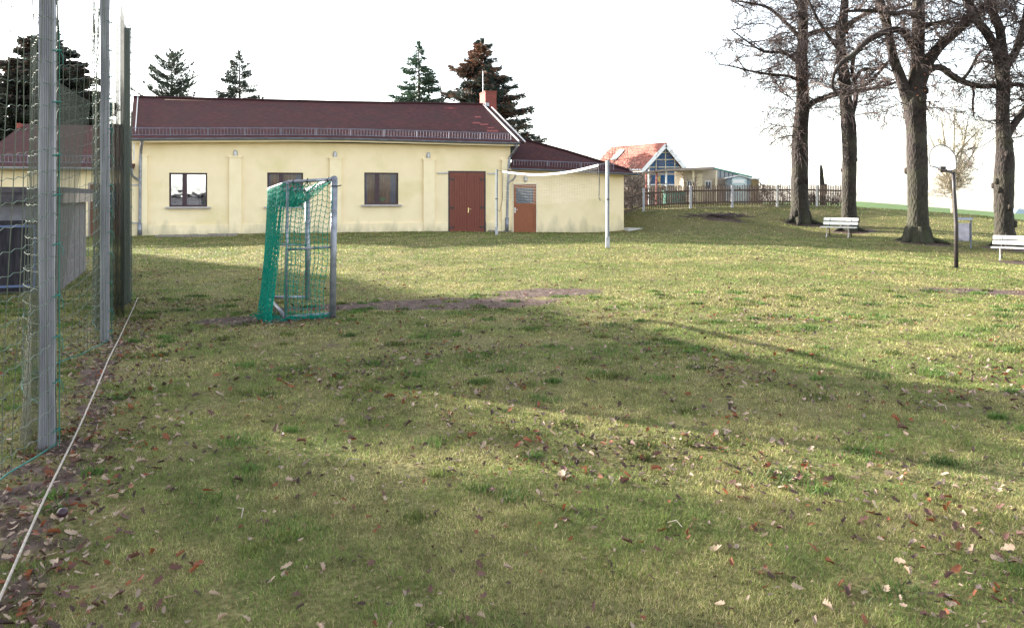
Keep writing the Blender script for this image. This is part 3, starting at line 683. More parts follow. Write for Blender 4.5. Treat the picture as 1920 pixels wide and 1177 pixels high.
# lamps
for lx_, ly_ in ((441.5, 288.5), (628, 290.5), (803, 292), (985.5, 335.5)):
    q = MB(); c_ = Vector(P_(lx_, ly_, 0)); n_ = 14
    for ring, (ra, rb, yy) in enumerate(((.085, .155, 0), (.085, .155, -.045), (.065, .13, -.07))):
        for k in range(n_): a = 2 * math.pi * k / n_; q.v.append((c_.x + math.cos(a) * ra, yy, c_.z + math.sin(a) * rb))
    for r_ in range(2):
        for k in range(n_): q.face((r_ * n_ + k, r_ * n_ + (k + 1) % n_, (r_ + 1) * n_ + (k + 1) % n_, (r_ + 1) * n_ + k))
    q.face([2 * n_ + k for k in range(n_)]); lo = q.build('wall_lamp', M['galv'], club)
    q = MB()
    for ra, rb, yy in ((.058, .12, -.07), (.048, .10, -.105), (.02, .05, -.12)):
        for k in range(n_): a = 2 * math.pi * k / n_; q.v.append((c_.x + math.cos(a) * ra, yy, c_.z + math.sin(a) * rb))
    for r_ in range(2):
        for k in range(n_): q.face((r_ * n_ + k, r_ * n_ + (k + 1) % n_, (r_ + 1) * n_ + (k + 1) % n_, (r_ + 1) * n_ + k))
    q.face([2 * n_ + k for k in range(n_)]); q.build('lamp_glass', M['lamp_glass'], lo, True)

# roofs
def roof_sheet(name, eave, ridge, material, thick=.10, parent=club, nrow=22):
    """loft between two polylines of local points; stepped courses give the tile edges"""
    n_ = len(eave); vs_ = []; fs_ = []; uv = []
    for j in range(nrow + 1):
        t_ = j / nrow
        for i in range(n_):
            e = Vector(eave[i]); r_ = Vector(ridge[i]); p = e.lerp(r_, t_); vs_.append(tuple(p)); uv.append(((e.x + (r_.x - e.x) * t_), t_ * (r_ - e).length))
    for j in range(nrow):
        for i in range(n_ - 1): fs_.append((j * n_ + i, j * n_ + i + 1, (j + 1) * n_ + i + 1, (j + 1) * n_ + i))
    N_ = len(vs_); vs_ += [(v[0], v[1], v[2] - thick) for v in vs_]; uv += uv
    bt = [tuple(N_ + k for k in f[::-1]) for f in fs_]
    rim = [j * n_ for j in range(nrow + 1)]; sides = []
    for i in range(n_ - 1): sides.append((i + 1, i, N_ + i, N_ + i + 1)); k = nrow * n_; sides.append((k + i, k + i + 1, N_ + k + i + 1, N_ + k + i))
    for j in range(nrow):
        sides.append((j * n_, (j + 1) * n_, N_ + (j + 1) * n_, N_ + j * n_)); k = n_ - 1; sides.append(((j + 1) * n_ + k, j * n_ + k, N_ + j * n_ + k, N_ + (j + 1) * n_ + k))
    allf = fs_ + bt + sides
    me = bpy.data.meshes.new(name); me.from_pydata(vs_, [], allf); ul = me.uv_layers.new(name='UVMap')
    for li, l in enumerate(me.loops): ul.data[li].uv = uv[l.vertex_index]
    me.materials.append(material); o = bpy.data.objects.new(name, me); C.objects.link(o); o.parent = parent; return o
ep = [(243, 259), (350, 258.5), (450, 258), (550, 257.8), (650, 258.5), (750, 261), (850, 264), (930, 266), (974, 266.8)]
rp = [(250, 183), (350, 185.5), (450, 188), (550, 190.5), (640, 192.7), (725, 194), (800, 195), (860, 196), (906, 197)]
eave = [P_(a, b, -.5) for a, b in ep]
ridge = [P_(a, b, 6.6) for a, b in rp]
# keep the verges at right angles to the facade
for L2 in (eave, ridge): pass
rf = roof_sheet('roof', eave, ridge, M['tile_old'])
back = [(p[0], 13.4, p[2] - 2.4) for p in ridge]
roof_sheet('roof_back', ridge, back, M['tile_old'])
rc = MB(); rc.tube([(p[0], p[1], p[2] + .02) for p in ridge], .075, 8); rc.build('ridge_tiles', M['tile_annex'], rf)
def roofpt(t_, u_):
    """point on main roof: t_ 0..1 along, u_ 0..1 up"""
    q = t_ * (len(eave) - 1); i = min(int(q), len(eave) - 2); f_ = q - i
    e = Vector(eave[i]).lerp(Vector(eave[i + 1]), f_); r_ = Vector(ridge[i]).lerp(Vector(ridge[i + 1]), f_); return e.lerp(r_, u_)
# replaced tile patches
def roof_at(pxx, pyy):
    best = None
    for i in range(0, 200):
        for j in range(0, 30): pass
    return None
def patch(px0, px1, py0, py1):
    """find u on roof plane by scanning"""
    def hit(x, y):
        lo, hi = 0., 1.
        for _ in range(30):
            u = (lo + hi) / 2; yy = -.5 + 7.1 * u; s, z = F_(x, y, yy)
            tt = min(max((s - eave[0][0]) / (eave[-1][0] - eave[0][0]), 0), 1)
            k = np.interp(s, [p[0] for p in eave], range(len(eave))); i = min(int(k), len(eave) - 2); f_ = k - i
            e = Vector(eave[i]).lerp(Vector(eave[i + 1]), f_); r_ = Vector(ridge[i]).lerp(Vector(ridge[i + 1]), f_)
            zr_ = e.z + (r_.z - e.z) * u
            if zr_ < z: lo = u
            else: hi = u
        return Vector((s, yy, zr_ + .012))
    q = [hit(px0, py1), hit(px1, py1), hit(px1, py0), hit(px0, py0)]
    m_ = MB(); rq = random.Random(int(px0)); 
    rows = max(1, int((q[3] - q[0]).length / .16)); cols = max(2, int((q[1] - q[0]).length / .18))
    for r_ in range(rows):
        a0 = q[0].lerp(q[3], r_ / rows); a1 = q[0].lerp(q[3], (r_ + 1) / rows); b0_ = q[1].lerp(q[2], r_ / rows); b1_ = q[1].lerp(q[2], (r_ + 1) / rows)
        c0 = rq.randint(0, cols // 3); c1 = cols - rq.randint(0, cols // 3)
        for c_ in range(c0, c1):
            p = [a0.lerp(b0_, c_ / cols + .004), a0.lerp(b0_, (c_ + 1) / cols - .004), a1.lerp(b1_, (c_ + 1) / cols - .004), a1.lerp(b1_, c_ / cols + .004)]
            m_.slab(p, .01)
    m_.build('replaced_tiles', M['tile_new'], rf)
for q in ((833, 857, 201.5, 205.5), (890, 902, 218.5, 221.5), (886, 901, 229.5, 232.5), (900, 916, 232.5, 235.5), (914, 927, 239, 241.5), (913, 934, 244.5, 248)): patch(*q)
def half_gutter(pts, r_, name, material=M['galv']):
    q = MB(); n_ = 7; b0_ = 0
    for i, p in enumerate(pts):
        for k in range(n_): a = math.pi * k / (n_ - 1); q.v.append((p[0], p[1] - math.cos(a) * r_, p[2] - math.sin(a) * r_))
        for k in range(n_): a = math.pi * (n_ - 1 - k) / (n_ - 1); q.v.append((p[0], p[1] - math.cos(a) * (r_ - .012), p[2] - math.sin(a) * (r_ - .012) + .002))
    m2 = 2 * n_
    for i in range(len(pts) - 1):
        for k in range(m2): q.face((i * m2 + k, i * m2 + (k + 1) % m2, (i + 1) * m2 + (k + 1) % m2, (i + 1) * m2 + k))
    for e in (0, len(pts) - 1): q.face([e * m2 + k for k in range(m2)])
    return q.build(name, material, club)
half_gutter([(p[0], p[1] - .07, p[2] - .02) for p in eave], .085, 'gutter', M['zinc_dark'])
sf = MB()
for i in range(len(eave) - 1):
    e0 = eave[i]; e1 = eave[i + 1]; sf.hexa([(e0[0], -.48, e0[2] - .17), (e1[0], -.48, e1[2] - .17), (e1[0], 0, e1[2] - .02), (e0[0], 0, e0[2] - .02), (e0[0], -.48, e0[2] - .10), (e1[0], -.48, e1[2] - .10), (e1[0], 0, e1[2] + .05), (e0[0], 0, e0[2] + .05)])
sf.build('soffit', M['render_trim'], club)
def snow_guard(pts, h_, post_every=1.35, name='snow_guard'):
    q = MB(); up = Vector((0, -.12, 1)).normalized()
    P = [Vector(p) for p in pts]
    q_ = MB()
    for i in range(len(P) - 1):
        q.tube([P[i], P[i + 1]], .013, 5); q.tube([P[i] + up * h_, P[i + 1] + up * h_], .016, 5)
    tot = sum((P[i + 1] - P[i]).length for i in range(len(P) - 1)); n_ = int(tot / .125); acc = 0
    def at(t_):
        d_ = t_ * tot
        for i in range(len(P) - 1):
            l = (P[i + 1] - P[i]).length
            if d_ <= l or i == len(P) - 2: return P[i].lerp(P[i + 1], d_ / l)
            d_ -= l
    for i in range(n_ + 1): p = at(i / n_); q.bar(p, p + up * h_, .014, .010, up=(0, 1, 0))
    k = int(tot / post_every)
    for i in range(k + 1): p = at(i / k); q.bar(p - up * .12, p + up * (h_ + .02), .03, .025, up=(0, 1, 0)); q.bar(p - up * .1, p + Vector((0, .3, .07)), .03, .01)
    return q.build(name, M['zinc_guard'], club)
gp = [(247, 253.5), (350, 253.5), (450, 253), (550, 253), (640, 254), (740, 256), (840, 259), (958, 262.5)]
snow_guard([P_(a, b, -.16) for a, b in gp], .27)
# verges
vm = MB()
eR = Vector(eave[-1]); rR = Vector(ridge[-1])
d_ = (rR - eR)
vm.bar(eR + Vector((-.02, 0, .05)), rR + Vector((-.02, 0, .05)), .045, .05); vm.bar(eR + Vector((.26, 0, .02)), rR + Vector((.26, -.8, -.2)), .055, .05)
vm.build('verge_flashing', M['verge_white'], club)
vm = MB(); vm.bar(eR + Vector((.12, 0, -.02)), rR + Vector((.12, 0, -.02)), .22, .08); vm.build('verge_tiles', M['tile_annex'], club)
vm = MB(); A = roofpt(.004, .12); B = roofpt(.004, 1); vm.bar(A + Vector((.12, 0, .04)), B + Vector((.12, 0, .04)), .035, .04); vm.build('lightning_conductor', M['verge_white'], club)
# chimney
cs0 = F_(910, 200, 6.3)[0]; cs1 = F_(931, 200, 6.3)[0]; ct = F_(915, 172.5, 6.3)[1]
ch = MB(); ch.box(cs0, cs1, 6.3, 7.5, 4.6, ct); ch.box(cs0 - .02, cs1 + .02, 6.28, 7.52, ct, ct + .06); cho = ch.build('chimney', M['brick'], club)
cf = MB(); zz = F_(913, 205, 6.3)[1]; cf.box(cs0 - .012, cs0 + .2, 6.26, 6.29, zz, zz + .33); cf.box(cs0 - .03, cs0 - .003, 6.26, 7.5, zz - .1, zz + .12); cf.build('flashing', M['galv'], cho)
ro = MB(); s_, z_ = F_(903, 172, 6.9); zt = F_(903, 134, 6.9)[1]; ro.tube([(cs0 + .02, 6.9, z_ - .3), (cs0 + .02, 6.9, zt)], .012, 5); ro.build('lightning_rod', M['galv'], cho)
# annex roof
ea = [P_(a, b, -.5) for a, b in ((958, 314.5), (1030, 317), (1100, 320), (1160, 323), (1196, 325.5))]
ra = [P_(a, b, yy) for a, b, yy in ((965, 257.5, 3.3), (976, 261, 3.2), (1060, 284, 2.0), (1117, 301.5, 1.0), (1180, 320.5, -.2))]
ar = roof_sheet('annex_roof', ea, ra, M['tile_annex'], nrow=12)
bk = [(sR + .5, 6.3, ea[-1][2]), (sR + .5, 6.3, ea[-1][2]), (sR + .5, 5, ea[-1][2]), (sR + .5, 3.0, ea[-1][2]), (sR + .5, .4, ea[-1][2])]
roof_sheet('annex_hip', ra, bk, M['tile_annex'], nrow=6)
hr = MB(); hr.tube([Vector(p) + Vector((0, 0, .03)) for p in ra], .07, 7); hr.build('hip_tiles', M['tile_annex'], ar)
half_gutter([(p[0], p[1] - .07, p[2] - .02) for p in ea], .085, 'annex_gutter', M['zinc_dark'])
snow_guard([P_(a, b, -.2) for a, b in ((963, 311), (1040, 313.5), (1100, 316), (1150, 319))], .25, name='annex_snow_guard')
sf = MB()
for i in range(len(ea) - 1):
    e0 = ea[i]; e1 = ea[i + 1]; sf.hexa([(e0[0], -.46, e0[2] - .13), (e1[0], -.46, e1[2] - .13), (e1[0], .05, e1[2] - .02), (e0[0], .05, e0[2] - .02), (e0[0], -.46, e0[2] - .105), (e1[0], -.46, e1[2] - .105), (e1[0], .05, e1[2] + .05), (e0[0], .05, e0[2] + .05)])
sf.build('annex_soffit', M['render_trim'], club)
# left wing roof
ew = [P_(a, b, -.5) for a, b in ((-60, 311.5), (60, 312), (160, 313), (249, 314))]
ewz = ew[0]
rw = [(p[0], 6.0, P_(100, 233.5, 6.0)[2]) for p in ew]
wr = roof_sheet('wing_roof', ew, rw, M['tile_old'], nrow=14)
half_gutter([(p[0], p[1] - .07, p[2] - .02) for p in ew], .09, 'wing_gutter', M['galv'])
snow_guard([P_(a, b, -.15) for a, b in ((-50, 304), (60, 304.5), (160, 305), (247, 306))], .26, name='wing_snow_guard')
wc = MB(); A = F_(29, 250, 5.2); B = F_(38, 250, 5.2); wc.box(A[0], B[0], 5.2, 5.6, 4.2, F_(30, 231, 5.2)[1]); wc.build('wing_chimney', M['brick'], club)
vw = MB(); vw.bar(P_(251, 268, -.4), P_(251, 300, -.4), .05, .05); vw.build('wing_verge', M['verge_white'], club)
# downpipes
def pipe(pl_, r_, name='downpipe'):
    q = MB(); pts = [Vector(P_(*p)) for p in pl_]; pts2 = cr([tuple(p) for p in pts], 3) if len(pts) > 3 else pts
    q.tube(pts2, r_, 8)
    o = q.build(name, M['galv_pipe'], club, True); return o
pipe([(968, 271, -.57), (968, 278, -.5), (958, 292, -.16), (955, 300, -.13), (953, 330, -.12), (951.5, 380, -.12), (950.5, 434, -.12)], .055)
pipe([(967, 321, -.57), (967, 328, -.5), (963, 336, -.3), (955, 341, -.14), (952, 343, -.12)], .045)
pipe([(267, 262, -.57), (266, 270, -.4), (264, 285, -.14), (263.5, 300, -.12), (263, 340, -.12), (262.5, 390, -.12), (262, 441, -.12)], .055)
pipe([(246, 318, -.57), (247, 326, -.5), (251, 332, -.3), (259, 337, -.15), (263, 339, -.12)], .05)
for a, b, c_ in ((950.5, 408, 434), (262, 418, 441)):
    q = MB(); q.tube([P_(a, b, -.12), P_(a, c_, -.12)], .085, 10); q.build('pipe_shoe', M['galv_pipe'], club, True)
for a, b in ((242, 347), (242, 418)):
    q = MB(); q.bar(P_(a, b, -.04), P_(262, b - .5, -.04), .03, .04); q.build('pipe_bracket', M['galv'], club)

# paving in front of the wall and slab by the corner
def sheet(name, pts, h_=.03, m_='paving', joints=False):
    q = MB(); q.slab([(p[0], p[1], g1(p[0], p[1]) + h_) for p in pts], .12); return tag(q.build(name, M[m_]), kind='structure')
pv = MB()
for i in range(16):
    for j in range(3):
        a = Vector(P_(300 + i * 9.3, 440, 0)); s_ = a.x; y0 = -.35 - j * .42
        wx = O.x + UX * s_ - UY * y0; wy = O.y + UY * s_ + UX * y0; z = g1(wx, wy) + .035 + random.uniform(-.008, .008)
        L_ = F_(309.3, 440)[0] - F_(300, 440)[0]
        c4 = []
        for ds, dy in ((.01, -.40), (L_ - .01, -.40), (L_ - .01, 0), (.01, 0)):
            ss = s_ + ds; yy = y0 + dy; c4.append((O.x + UX * ss - UY * yy, O.y + UY * ss + UX * yy, z))
        pv.slab(c4, .08)
tag(pv.build('paving', M['paving']), kind='structure')
q = MB(); c4 = []
for ds, dy in ((.0, -.5), (.75, -.5), (.75, 1.5), (.0, 1.5)):
    ss = sR + ds; wx = O.x + UX * ss - UY * dy; wy = O.y + UY * ss + UX * dy; c4.append((wx, wy, g1(O.x + UX * (sR + .3), O.y + UY * (sR + .3)) + .05))
q.slab(c4, .3); tag(q.build('corner_slab', M['concrete']), kind='structure')

# ------------------------------------------------------------------ grey shed on the left
sh = empty('storage_shed', (-8.1, 14.1, g1(-8.1, 14.1)), math.atan2(.381, .924), label='low grey storage shed with dark doors behind the ball net', cat='shed')
# local x runs right->left? local +x = (.924,.381): shed extends along -x and +y
H = 1.86
m_ = MB(); m_.box(-4, 0, 0, 4.6, -.2, H - .28); m_.build('wall', M['shed_grey'], sh)
m_ = MB(); m_.box(-4.2, .18, -.25, 4.8, H - .10, H); m_.box(-4.2, .15, -.22, -.18, H - .27, H - .10); m_.build('roof', M['shed_roof'], sh)
m_ = MB(); m_.box(.14, .18, -.2, 4.8, H - .28, H - .10); m_.build('fascia_board', M['weathered'], sh)
m_ = MB()
for i in range(26): a = .1 + i * .17; m_.tube([(.015, a, -.1), (.015, a, H - .29)], .045, 6)
m_.build('corrugated_side', M['corr'], sh)
for a, b in ((-.28, -1.75), (-1.8, -3.3)):
    dd_ = MB(); dd_.box(b, a, -.05, -.003, .05, 1.28)
    for i in range(9): x = b + (a - b) * (i + .5) / 9; dd_.box(x - .06, x + .06, -.06, -.05, .06, 1.27)
    do = dd_.build('shed_door', M['shed_dark'], sh)
    fr_ = MB(); fr_.box(b, a, -.085, -.06, 1.16, 1.20); fr_.box(b, a, -.085, -.06, .12, .16); fr_.box(a - .04, a, -.085, -.06, .16, 1.16); fr_.build('door_frame', M['shed_blue'], do)

# ------------------------------------------------------------------ ball stop net
bn = empty('ball_net', (-3.084, 5.40, g1(-3.13, 5.38)), math.atan2(.924, -.381), label='tall ball stop net on grey grooved aluminium poles', cat='net')
# local x runs along the line away from camera, local +y = left of it (outside), z up
gx = lambda s: -3.084 - .381 * s; gy = lambda s: 5.40 + .924 * s
zb0 = g1(-3.13, 5.38)
PS = [0.0, 4.27, 8.13]; PH = [5.6, 5.2, 4.42]
def pole(s, h):
    m = MB(); hw = .046; zb = g1(gx(s), gy(s)) - zb0 - .05; c = []
    # fluted square profile
    prof = []; n_ = 7
    for side in range(4):
        a = side * math.pi / 2
        for i in range(n_ * 2):
            t_ = -hw + 2 * hw * i / (n_ * 2); dpt = hw - (.008 if i % 2 else 0)
            prof.append((t_ * math.cos(a) + dpt * math.sin(a), t_ * math.sin(a) - dpt * math.cos(a)))
    k = len(prof); m.v = [(x + s, y + .058, zb) for x, y in prof] + [(x + s, y + .058, h) for x, y in prof]
    for i in range(k): m.face((i, (i + 1) % k, k + (i + 1) % k, k + i))
    m.face(list(range(k, 2 * k))); return m.build('pole', M['alu'], bn)
for s, h in zip(PS, PH): pole(s, h)
def net_surf(s, z, H_):
    """sagging, billowing sheet; s along, z nominal height 0..H"""
    spans = [(-3.0, 0.0), (0.0, 4.27), (4.27, 8.13)]
    for a, b in spans:
        if a <= s <= b: break
    t_ = (s - a) / (b - a); w_ = math.sin(math.pi * t_)
    # rows sag toward mid span, billow outwards low down
    if a < 0: sag = .16 * math.sin(math.pi * t_); bil = .22 * w_ * (1 - z / H_) + .08 * w_
    elif a < 1: sag = .50 * (math.sin(math.pi * t_ ** .8)) ; bil = .42 * w_ * (1.0 - .35 * z / H_) - .13 * w_ * math.sin(3 * math.pi * t_)
    else: sag = .36 * w_; bil = .34 * w_
    edge = min(1, max(0, (z) / .6))
    return s, bil + .012 * math.sin(s * 9 + z * 2), z - sag * edge * (z / H_ * .3 + .7)
mesh_s = .135
rowsN = MB()
def frange(a, b, st):
    n_ = int(round((b - a) / st)); return [a + (b - a) * i / n_ for i in range(n_ + 1)]
for (a, b) in ((-3.0, 0), (0, 4.27), (4.27, 8.13)):
    Hh = 5.4 if b < 8 else 5.2
    ss = frange(a + .001, b - .001, mesh_s)
    top = lambda s: 5.4 if s < 4.27 else 5.2 + (4.42 - 5.2) * (s - 4.27) / 3.86
    for iz in range(1, int(Hh / .145)):
        z = iz * .145; pts = []
        for i, s in enumerate(frange(a + .001, b - .001, mesh_s / 2)):
            if z > top(s): continue
            x_, y_, z_ = net_surf(s, z, top(s)); zg = (g1(gx(s), gy(s)) - zb0) * (1 - z / Hh)
            pts.append((x_, y_ + (.004 if i % 2 else -.004), z_ + zg + (.006 if i % 2 else -.006)))
        if len(pts) > 1: rowsN.tube(pts, .0027 if b < 8 else .0032, 3, m=0, cap=False)
    for s in ss:
        pts = []
        for k in range(0, 24):
            z = top(s) * k / 23; x_, y_, z_ = net_surf(s, z, top(s)); zg = (g1(gx(s), gy(s)) - zb0) * (1 - z / Hh); pts.append((x_, y_, max(z_, .03) + zg))
        rowsN.tube(pts, .0032 if b < 8 else .0036, 3, m=1, cap=False)
rowsN.build('netting', [M['net_pale'], M['net_dark']], bn)
# border ropes
br_ = MB()
br_.tube([(s, net_surf(min(max(s, -2.999), 8.129), 0.0, 5)[1], g1(gx(s), gy(s)) - zb0 + .03) for s in frange(-3, 8.13, .3)], .006, 5)
br_.tube([(8.13, 0, 4.40), (4.27, 0, 5.2), (0, 0, 5.4), (-3, 0, 5.4)], .008, 5)
for s, h in zip(PS, PH): br_.tube([(s + .005 * math.sin(k), -.012, h * k / 20) for k in range(21)], .0035, 4)
br_.build('border_rope', M['tie_teal'], bn)
for s, h in zip(PS, PH):
    rq = random.Random(int(s * 10)); t_ = MB()
    z = .12
    while z < h - .1:
        t_.tube([(s - .05, .02, z), (s, -.022, z + .01), (s + .05, .02, z)], .005, 4)
        if rq.random() < .6: t_.tube([(s, -.02, z), (s - .01, -.035, z - .03), (s - .005, -.035, z - .06 - rq.random() * .04)], .0025, 3)
        z += rq.uniform(.24, .36)
    t_.build('cable_ties', M['tie_teal'], bn)
# gathered fine netting hanging behind the coarse net
def curtain_net(sa, sb, yoff, z0, z1, taper, folds, name='gathered_netting', top_=None, mt='shade_net'):
    top_ = top_ or (lambda s: z1)
    ns, nz = 60, 24; vs_ = []; uv = []
    for j in range(nz + 1):
        v_ = j / nz; z = z0 + (z1 - z0) * v_; wd = taper(v_)
        for i in range(ns + 1):
            u = i / ns; s = sa + (sb - sa) * u * wd; vs_.append((s, yoff + .10 * math.sin(u * math.pi) + .004 * math.sin(u * folds * 6.28 + v_ * 1.5), z0 + (top_(s) - z0) * v_)); uv.append((u * 6, v_ * 4))
    fs_ = [(j * (ns + 1) + i, j * (ns + 1) + i + 1, (j + 1) * (ns + 1) + i + 1, (j + 1) * (ns + 1) + i) for j in range(nz) for i in range(ns)]
    me = bpy.data.meshes.new(name); me.from_pydata(vs_, [], fs_); ul = me.uv_layers.new(name='UVMap')
    for li, l in enumerate(me.loops): ul.data[li].uv = uv[l.vertex_index]
    me.materials.append(M[mt]); me.polygons.foreach_set('use_smooth', [True] * len(fs_)); o = bpy.data.objects.new(name, me); C.objects.link(o); o.parent = bn; return o
curtain_net(.06, 3.9, .16, .0, 2.75, lambda v_: .10 + .86 * v_, 3.5)
curtain_net(4.5, 8.1, .18, .0, 2.9, lambda v_: 1.0, 5)
tp3 = lambda s: 5.2 + (4.40 - 5.2) * (s - 4.27) / 3.86
curtain_net(5.7, 8.12, .06, .0, 4.4, lambda v_: 1.0, 3, top_=tp3)
curtain_net(6.3, 8.10, -.02, .0, 4.4, lambda v_: 1.0, 3, top_=tp3, mt='shade_net_dense')
curtain_net(6.2, 8.12, .04, .0, 4.38, lambda v_: 1.0, 2, top_=tp3)
# ground rope
q = MB(); pts = []
for s in frange(-4.6, 8.3, .4): pts.append((gx(s) + .924 * .10, gy(s) + .381 * .10, g1(gx(s), gy(s)) + .055))
q.tube(pts, .0065, 6); tag(q.build('ground_rope', M['rope'], None, True), 'pale taut rope running along the foot of the ball net', 'rope')
q = MB(); c_ = px(117, 978, 4.16); bpy_c = (c_.x, c_.y, g1(c_.x, c_.y) + .03)
for i in range(7):
    th = math.pi * i / 6
    for k in range(10): a = 2 * math.pi * k / 10; q.v.append((bpy_c[0] + .028 * math.sin(th) * math.cos(a), bpy_c[1] + .028 * math.sin(th) * math.sin(a), bpy_c[2] + .025 * math.cos(th)))
for i in range(6):
    for k in range(10): q.face((i * 10 + k, i * 10 + (k + 1) % 10, (i + 1) * 10 + (k + 1) % 10, (i + 1) * 10 + k))
tag(q.build('fallen_plum', M['frame_dark'], None, True), 'small dark purple round fruit among the leaves beside the rope', 'fruit')

# ------------------------------------------------------------------ goal
GO = Vector((-2.45, 11.0, 0)); GO.z = g1(GO.x, GO.y)
goal = empty('football_goal', GO, 0, label='galvanised small goal with green net facing right on worn earth', cat='goal')
def W(x, y, z): return Vector((x, y, z)) - GO
NFb = W(-2.48, 11.0, g1(-2.48, 11) - .0); NFt = W(*px(627, 338, 11.0)); NBb = W(-3.06, 10.77, g1(-3.06, 10.77) - .0); NBt = W(*px(539.5, 341.5, 10.77))
FFb = W(-3.57, 13.9, g1(-3.57, 13.9)); FFt = W(-3.57, 13.9, 1.80); FBb = W(-4.18, 13.67, g1(-4.18, 13.67)); FBt = W(*px(504, 354, 13.67))
NFt.z = 1.92; 
def part_tube(name, pts, r_, mt='galv_pipe', n=12): q = MB(); q.tube(pts, r_, n); return q.build(name, M[mt], goal, True)
part_tube('front_post', [NFb - Vector((0, 0, .1)), NFt], .045); part_tube('front_post', [FFb - Vector((0, 0, .1)), FFt], .045)
part_tube('crossbar', [NFt, FFt], .045)
part_tube('back_post', [NBb - Vector((0, 0, .05)), NBt], .021); part_tube('back_post', [FBb - Vector((0, 0, .05)), FBt], .021)
part_tube('back_bar', [NBt, FBt], .023); part_tube('top_bar', [NBt, NFt - Vector((0, 0, .005))], .023); part_tube('top_bar', [FBt, FFt], .026)
part_tube('ground_bar', [NBb + Vector((0, 0, .05)), NFb + Vector((0, 0, .06))], .026); part_tube('ground_bar', [FBb + Vector((0, 0, .05)), FFb + Vector((0, 0, .05))], .026)
part_tube('ground_bar', [NBb + Vector((0, 0, .05)), FBb + Vector((0, 0, .05))], .026)
part_tube('side_rail', [NBb.lerp(NBt, .515), NFb.lerp(NFt, .51)], .018); part_tube('side_rail', [FBb.lerp(FBt, .50), FFb.lerp(FFt, .50)], .018)
for t_ in (.12, .42, .86):
    q = MB(); A = NBt.lerp(NFt, t_); q.tube([A + Vector((0, 0, .032)), A + Vector((.0, -.034, 0)), A + Vector((0, 0, -.04)), A + Vector((0, .034, 0)), A + Vector((0, 0, .032))], .007, 4); q.build('cable_tie', M['cord_black'], goal)
q = MB(); A = NFt - Vector((0, 0, .10)); q.tube([A + Vector((.05 * math.cos(a), .05 * math.sin(a), 0)) for a in [i * .7 for i in range(10)]] + [A + Vector((.10, -.03, .01))], .007, 4); q.build('cable_tie', M['cord_black'], goal)
def net_patch(name, fn, nu, nv, r_=.0042, parent=goal, m_='net_green', zig=.35):
    q = MB()
    for j in range(nv + 1):
        q.tube([fn(i / (nu * 2), min(1, max(0, (j + (zig if i % 2 else 0)) / nv))) for i in range(nu * 2 + 1)], r_, 3, cap=False)
    for i in range(nu + 1): q.tube([fn(i / nu, min(1, (j + (0 if True else 0)) / nv)) for j in range(nv + 1)], r_, 3, cap=False)
    return q.build(name, M[m_], parent)
def backnet(u, v):
    top_ = NBt.lerp(FBt, u) - Vector((0, 0, .02)); bot = NBb.lerp(FBb, u)
    p = top_.lerp(bot, v); out = Vector((-.93, -.36, 0))
    b_ = (.05 + .20 * v ** 1.3) * (math.sin(math.pi * min(1, u * .92 + .08)) ** .35) * (1.0 - .55 * u)
    return p + out * (b_ + .05 * math.sin(u * 34) * (.3 + v)) + Vector((0, -.16 * v * (1 - u), .0)) + Vector((0, 0, .012 * math.sin(u * 50)))
net_patch('back_net', backnet, 36, 26, .0068)
def nearside(u, v):
    a = NBt.lerp(NFt, u * .96) - Vector((0, 0, .03 + .05 * u)); b = NBb.lerp(NFb, u * (.80)) + Vector((0, 0, .04))
    p = a.lerp(b, v); return p + Vector((.0, -.03 - .04 * math.sin(v * 3.1) * math.sin(u * 9), 0)) + Vector((.015 * math.sin(v * 14), 0, .02 * math.sin(u * 11)))
net_patch('side_net', nearside, 9, 25, .0050)
def farside(u, v):
    a = FBt.lerp(FFt, u * .95) - Vector((0, 0, .03)); b = FBb.lerp(FFb, u * .7) + Vector((0, 0, .05)); p = a.lerp(b, v)
    return p + Vector((.0, -.06 * math.sin(v * 3.1), .02 * math.sin(u * 13)))
net_patch('side_net', farside, 9, 25, .0050)
def topnet(u, v):
    a = NBt.lerp(FBt, v); b = NFt.lerp(FFt, v); p = a.lerp(b, u * (.95 - .35 * math.sin(math.pi * v)))
    return p - Vector((0, 0, .05 + .30 * math.sin(math.pi * min(1, v * 1.0)) * (.55 + .3 * math.sin(u * 3.0)) + .04 * math.sin(u * 24 + v * 9)))
net_patch('top_net', topnet, 12, 38, .0052)
# net lying bunched on the earth behind the goal
q = MB(); rq = random.Random(9)
for i in range(46):
    u = rq.random() * .35; p = backnet(u, 1.0); pts = [p]
    for k in range(4): p = p + Vector((rq.uniform(-.09, .11), rq.uniform(-.06, .05), rq.uniform(-.02, .02))); p.z = g1(p.x + GO.x, p.y + GO.y) - GO.z + rq.uniform(.01, .07); pts.append(p)
    q.tube(pts, .0045, 3, cap=False)
for i in range(60):
    t_ = rq.random(); p = NBb.lerp(NFb, t_ * .9) + Vector((0, -.05, .03)); pts = [p]
    for k in range(3): p = p + Vector((rq.uniform(-.06, .06), rq.uniform(-.03, .03), rq.uniform(-.02, .03))); pts.append(p)
    q.tube(pts, .0045, 3, cap=False)
q.build('net_hem', M['net_green'], goal)

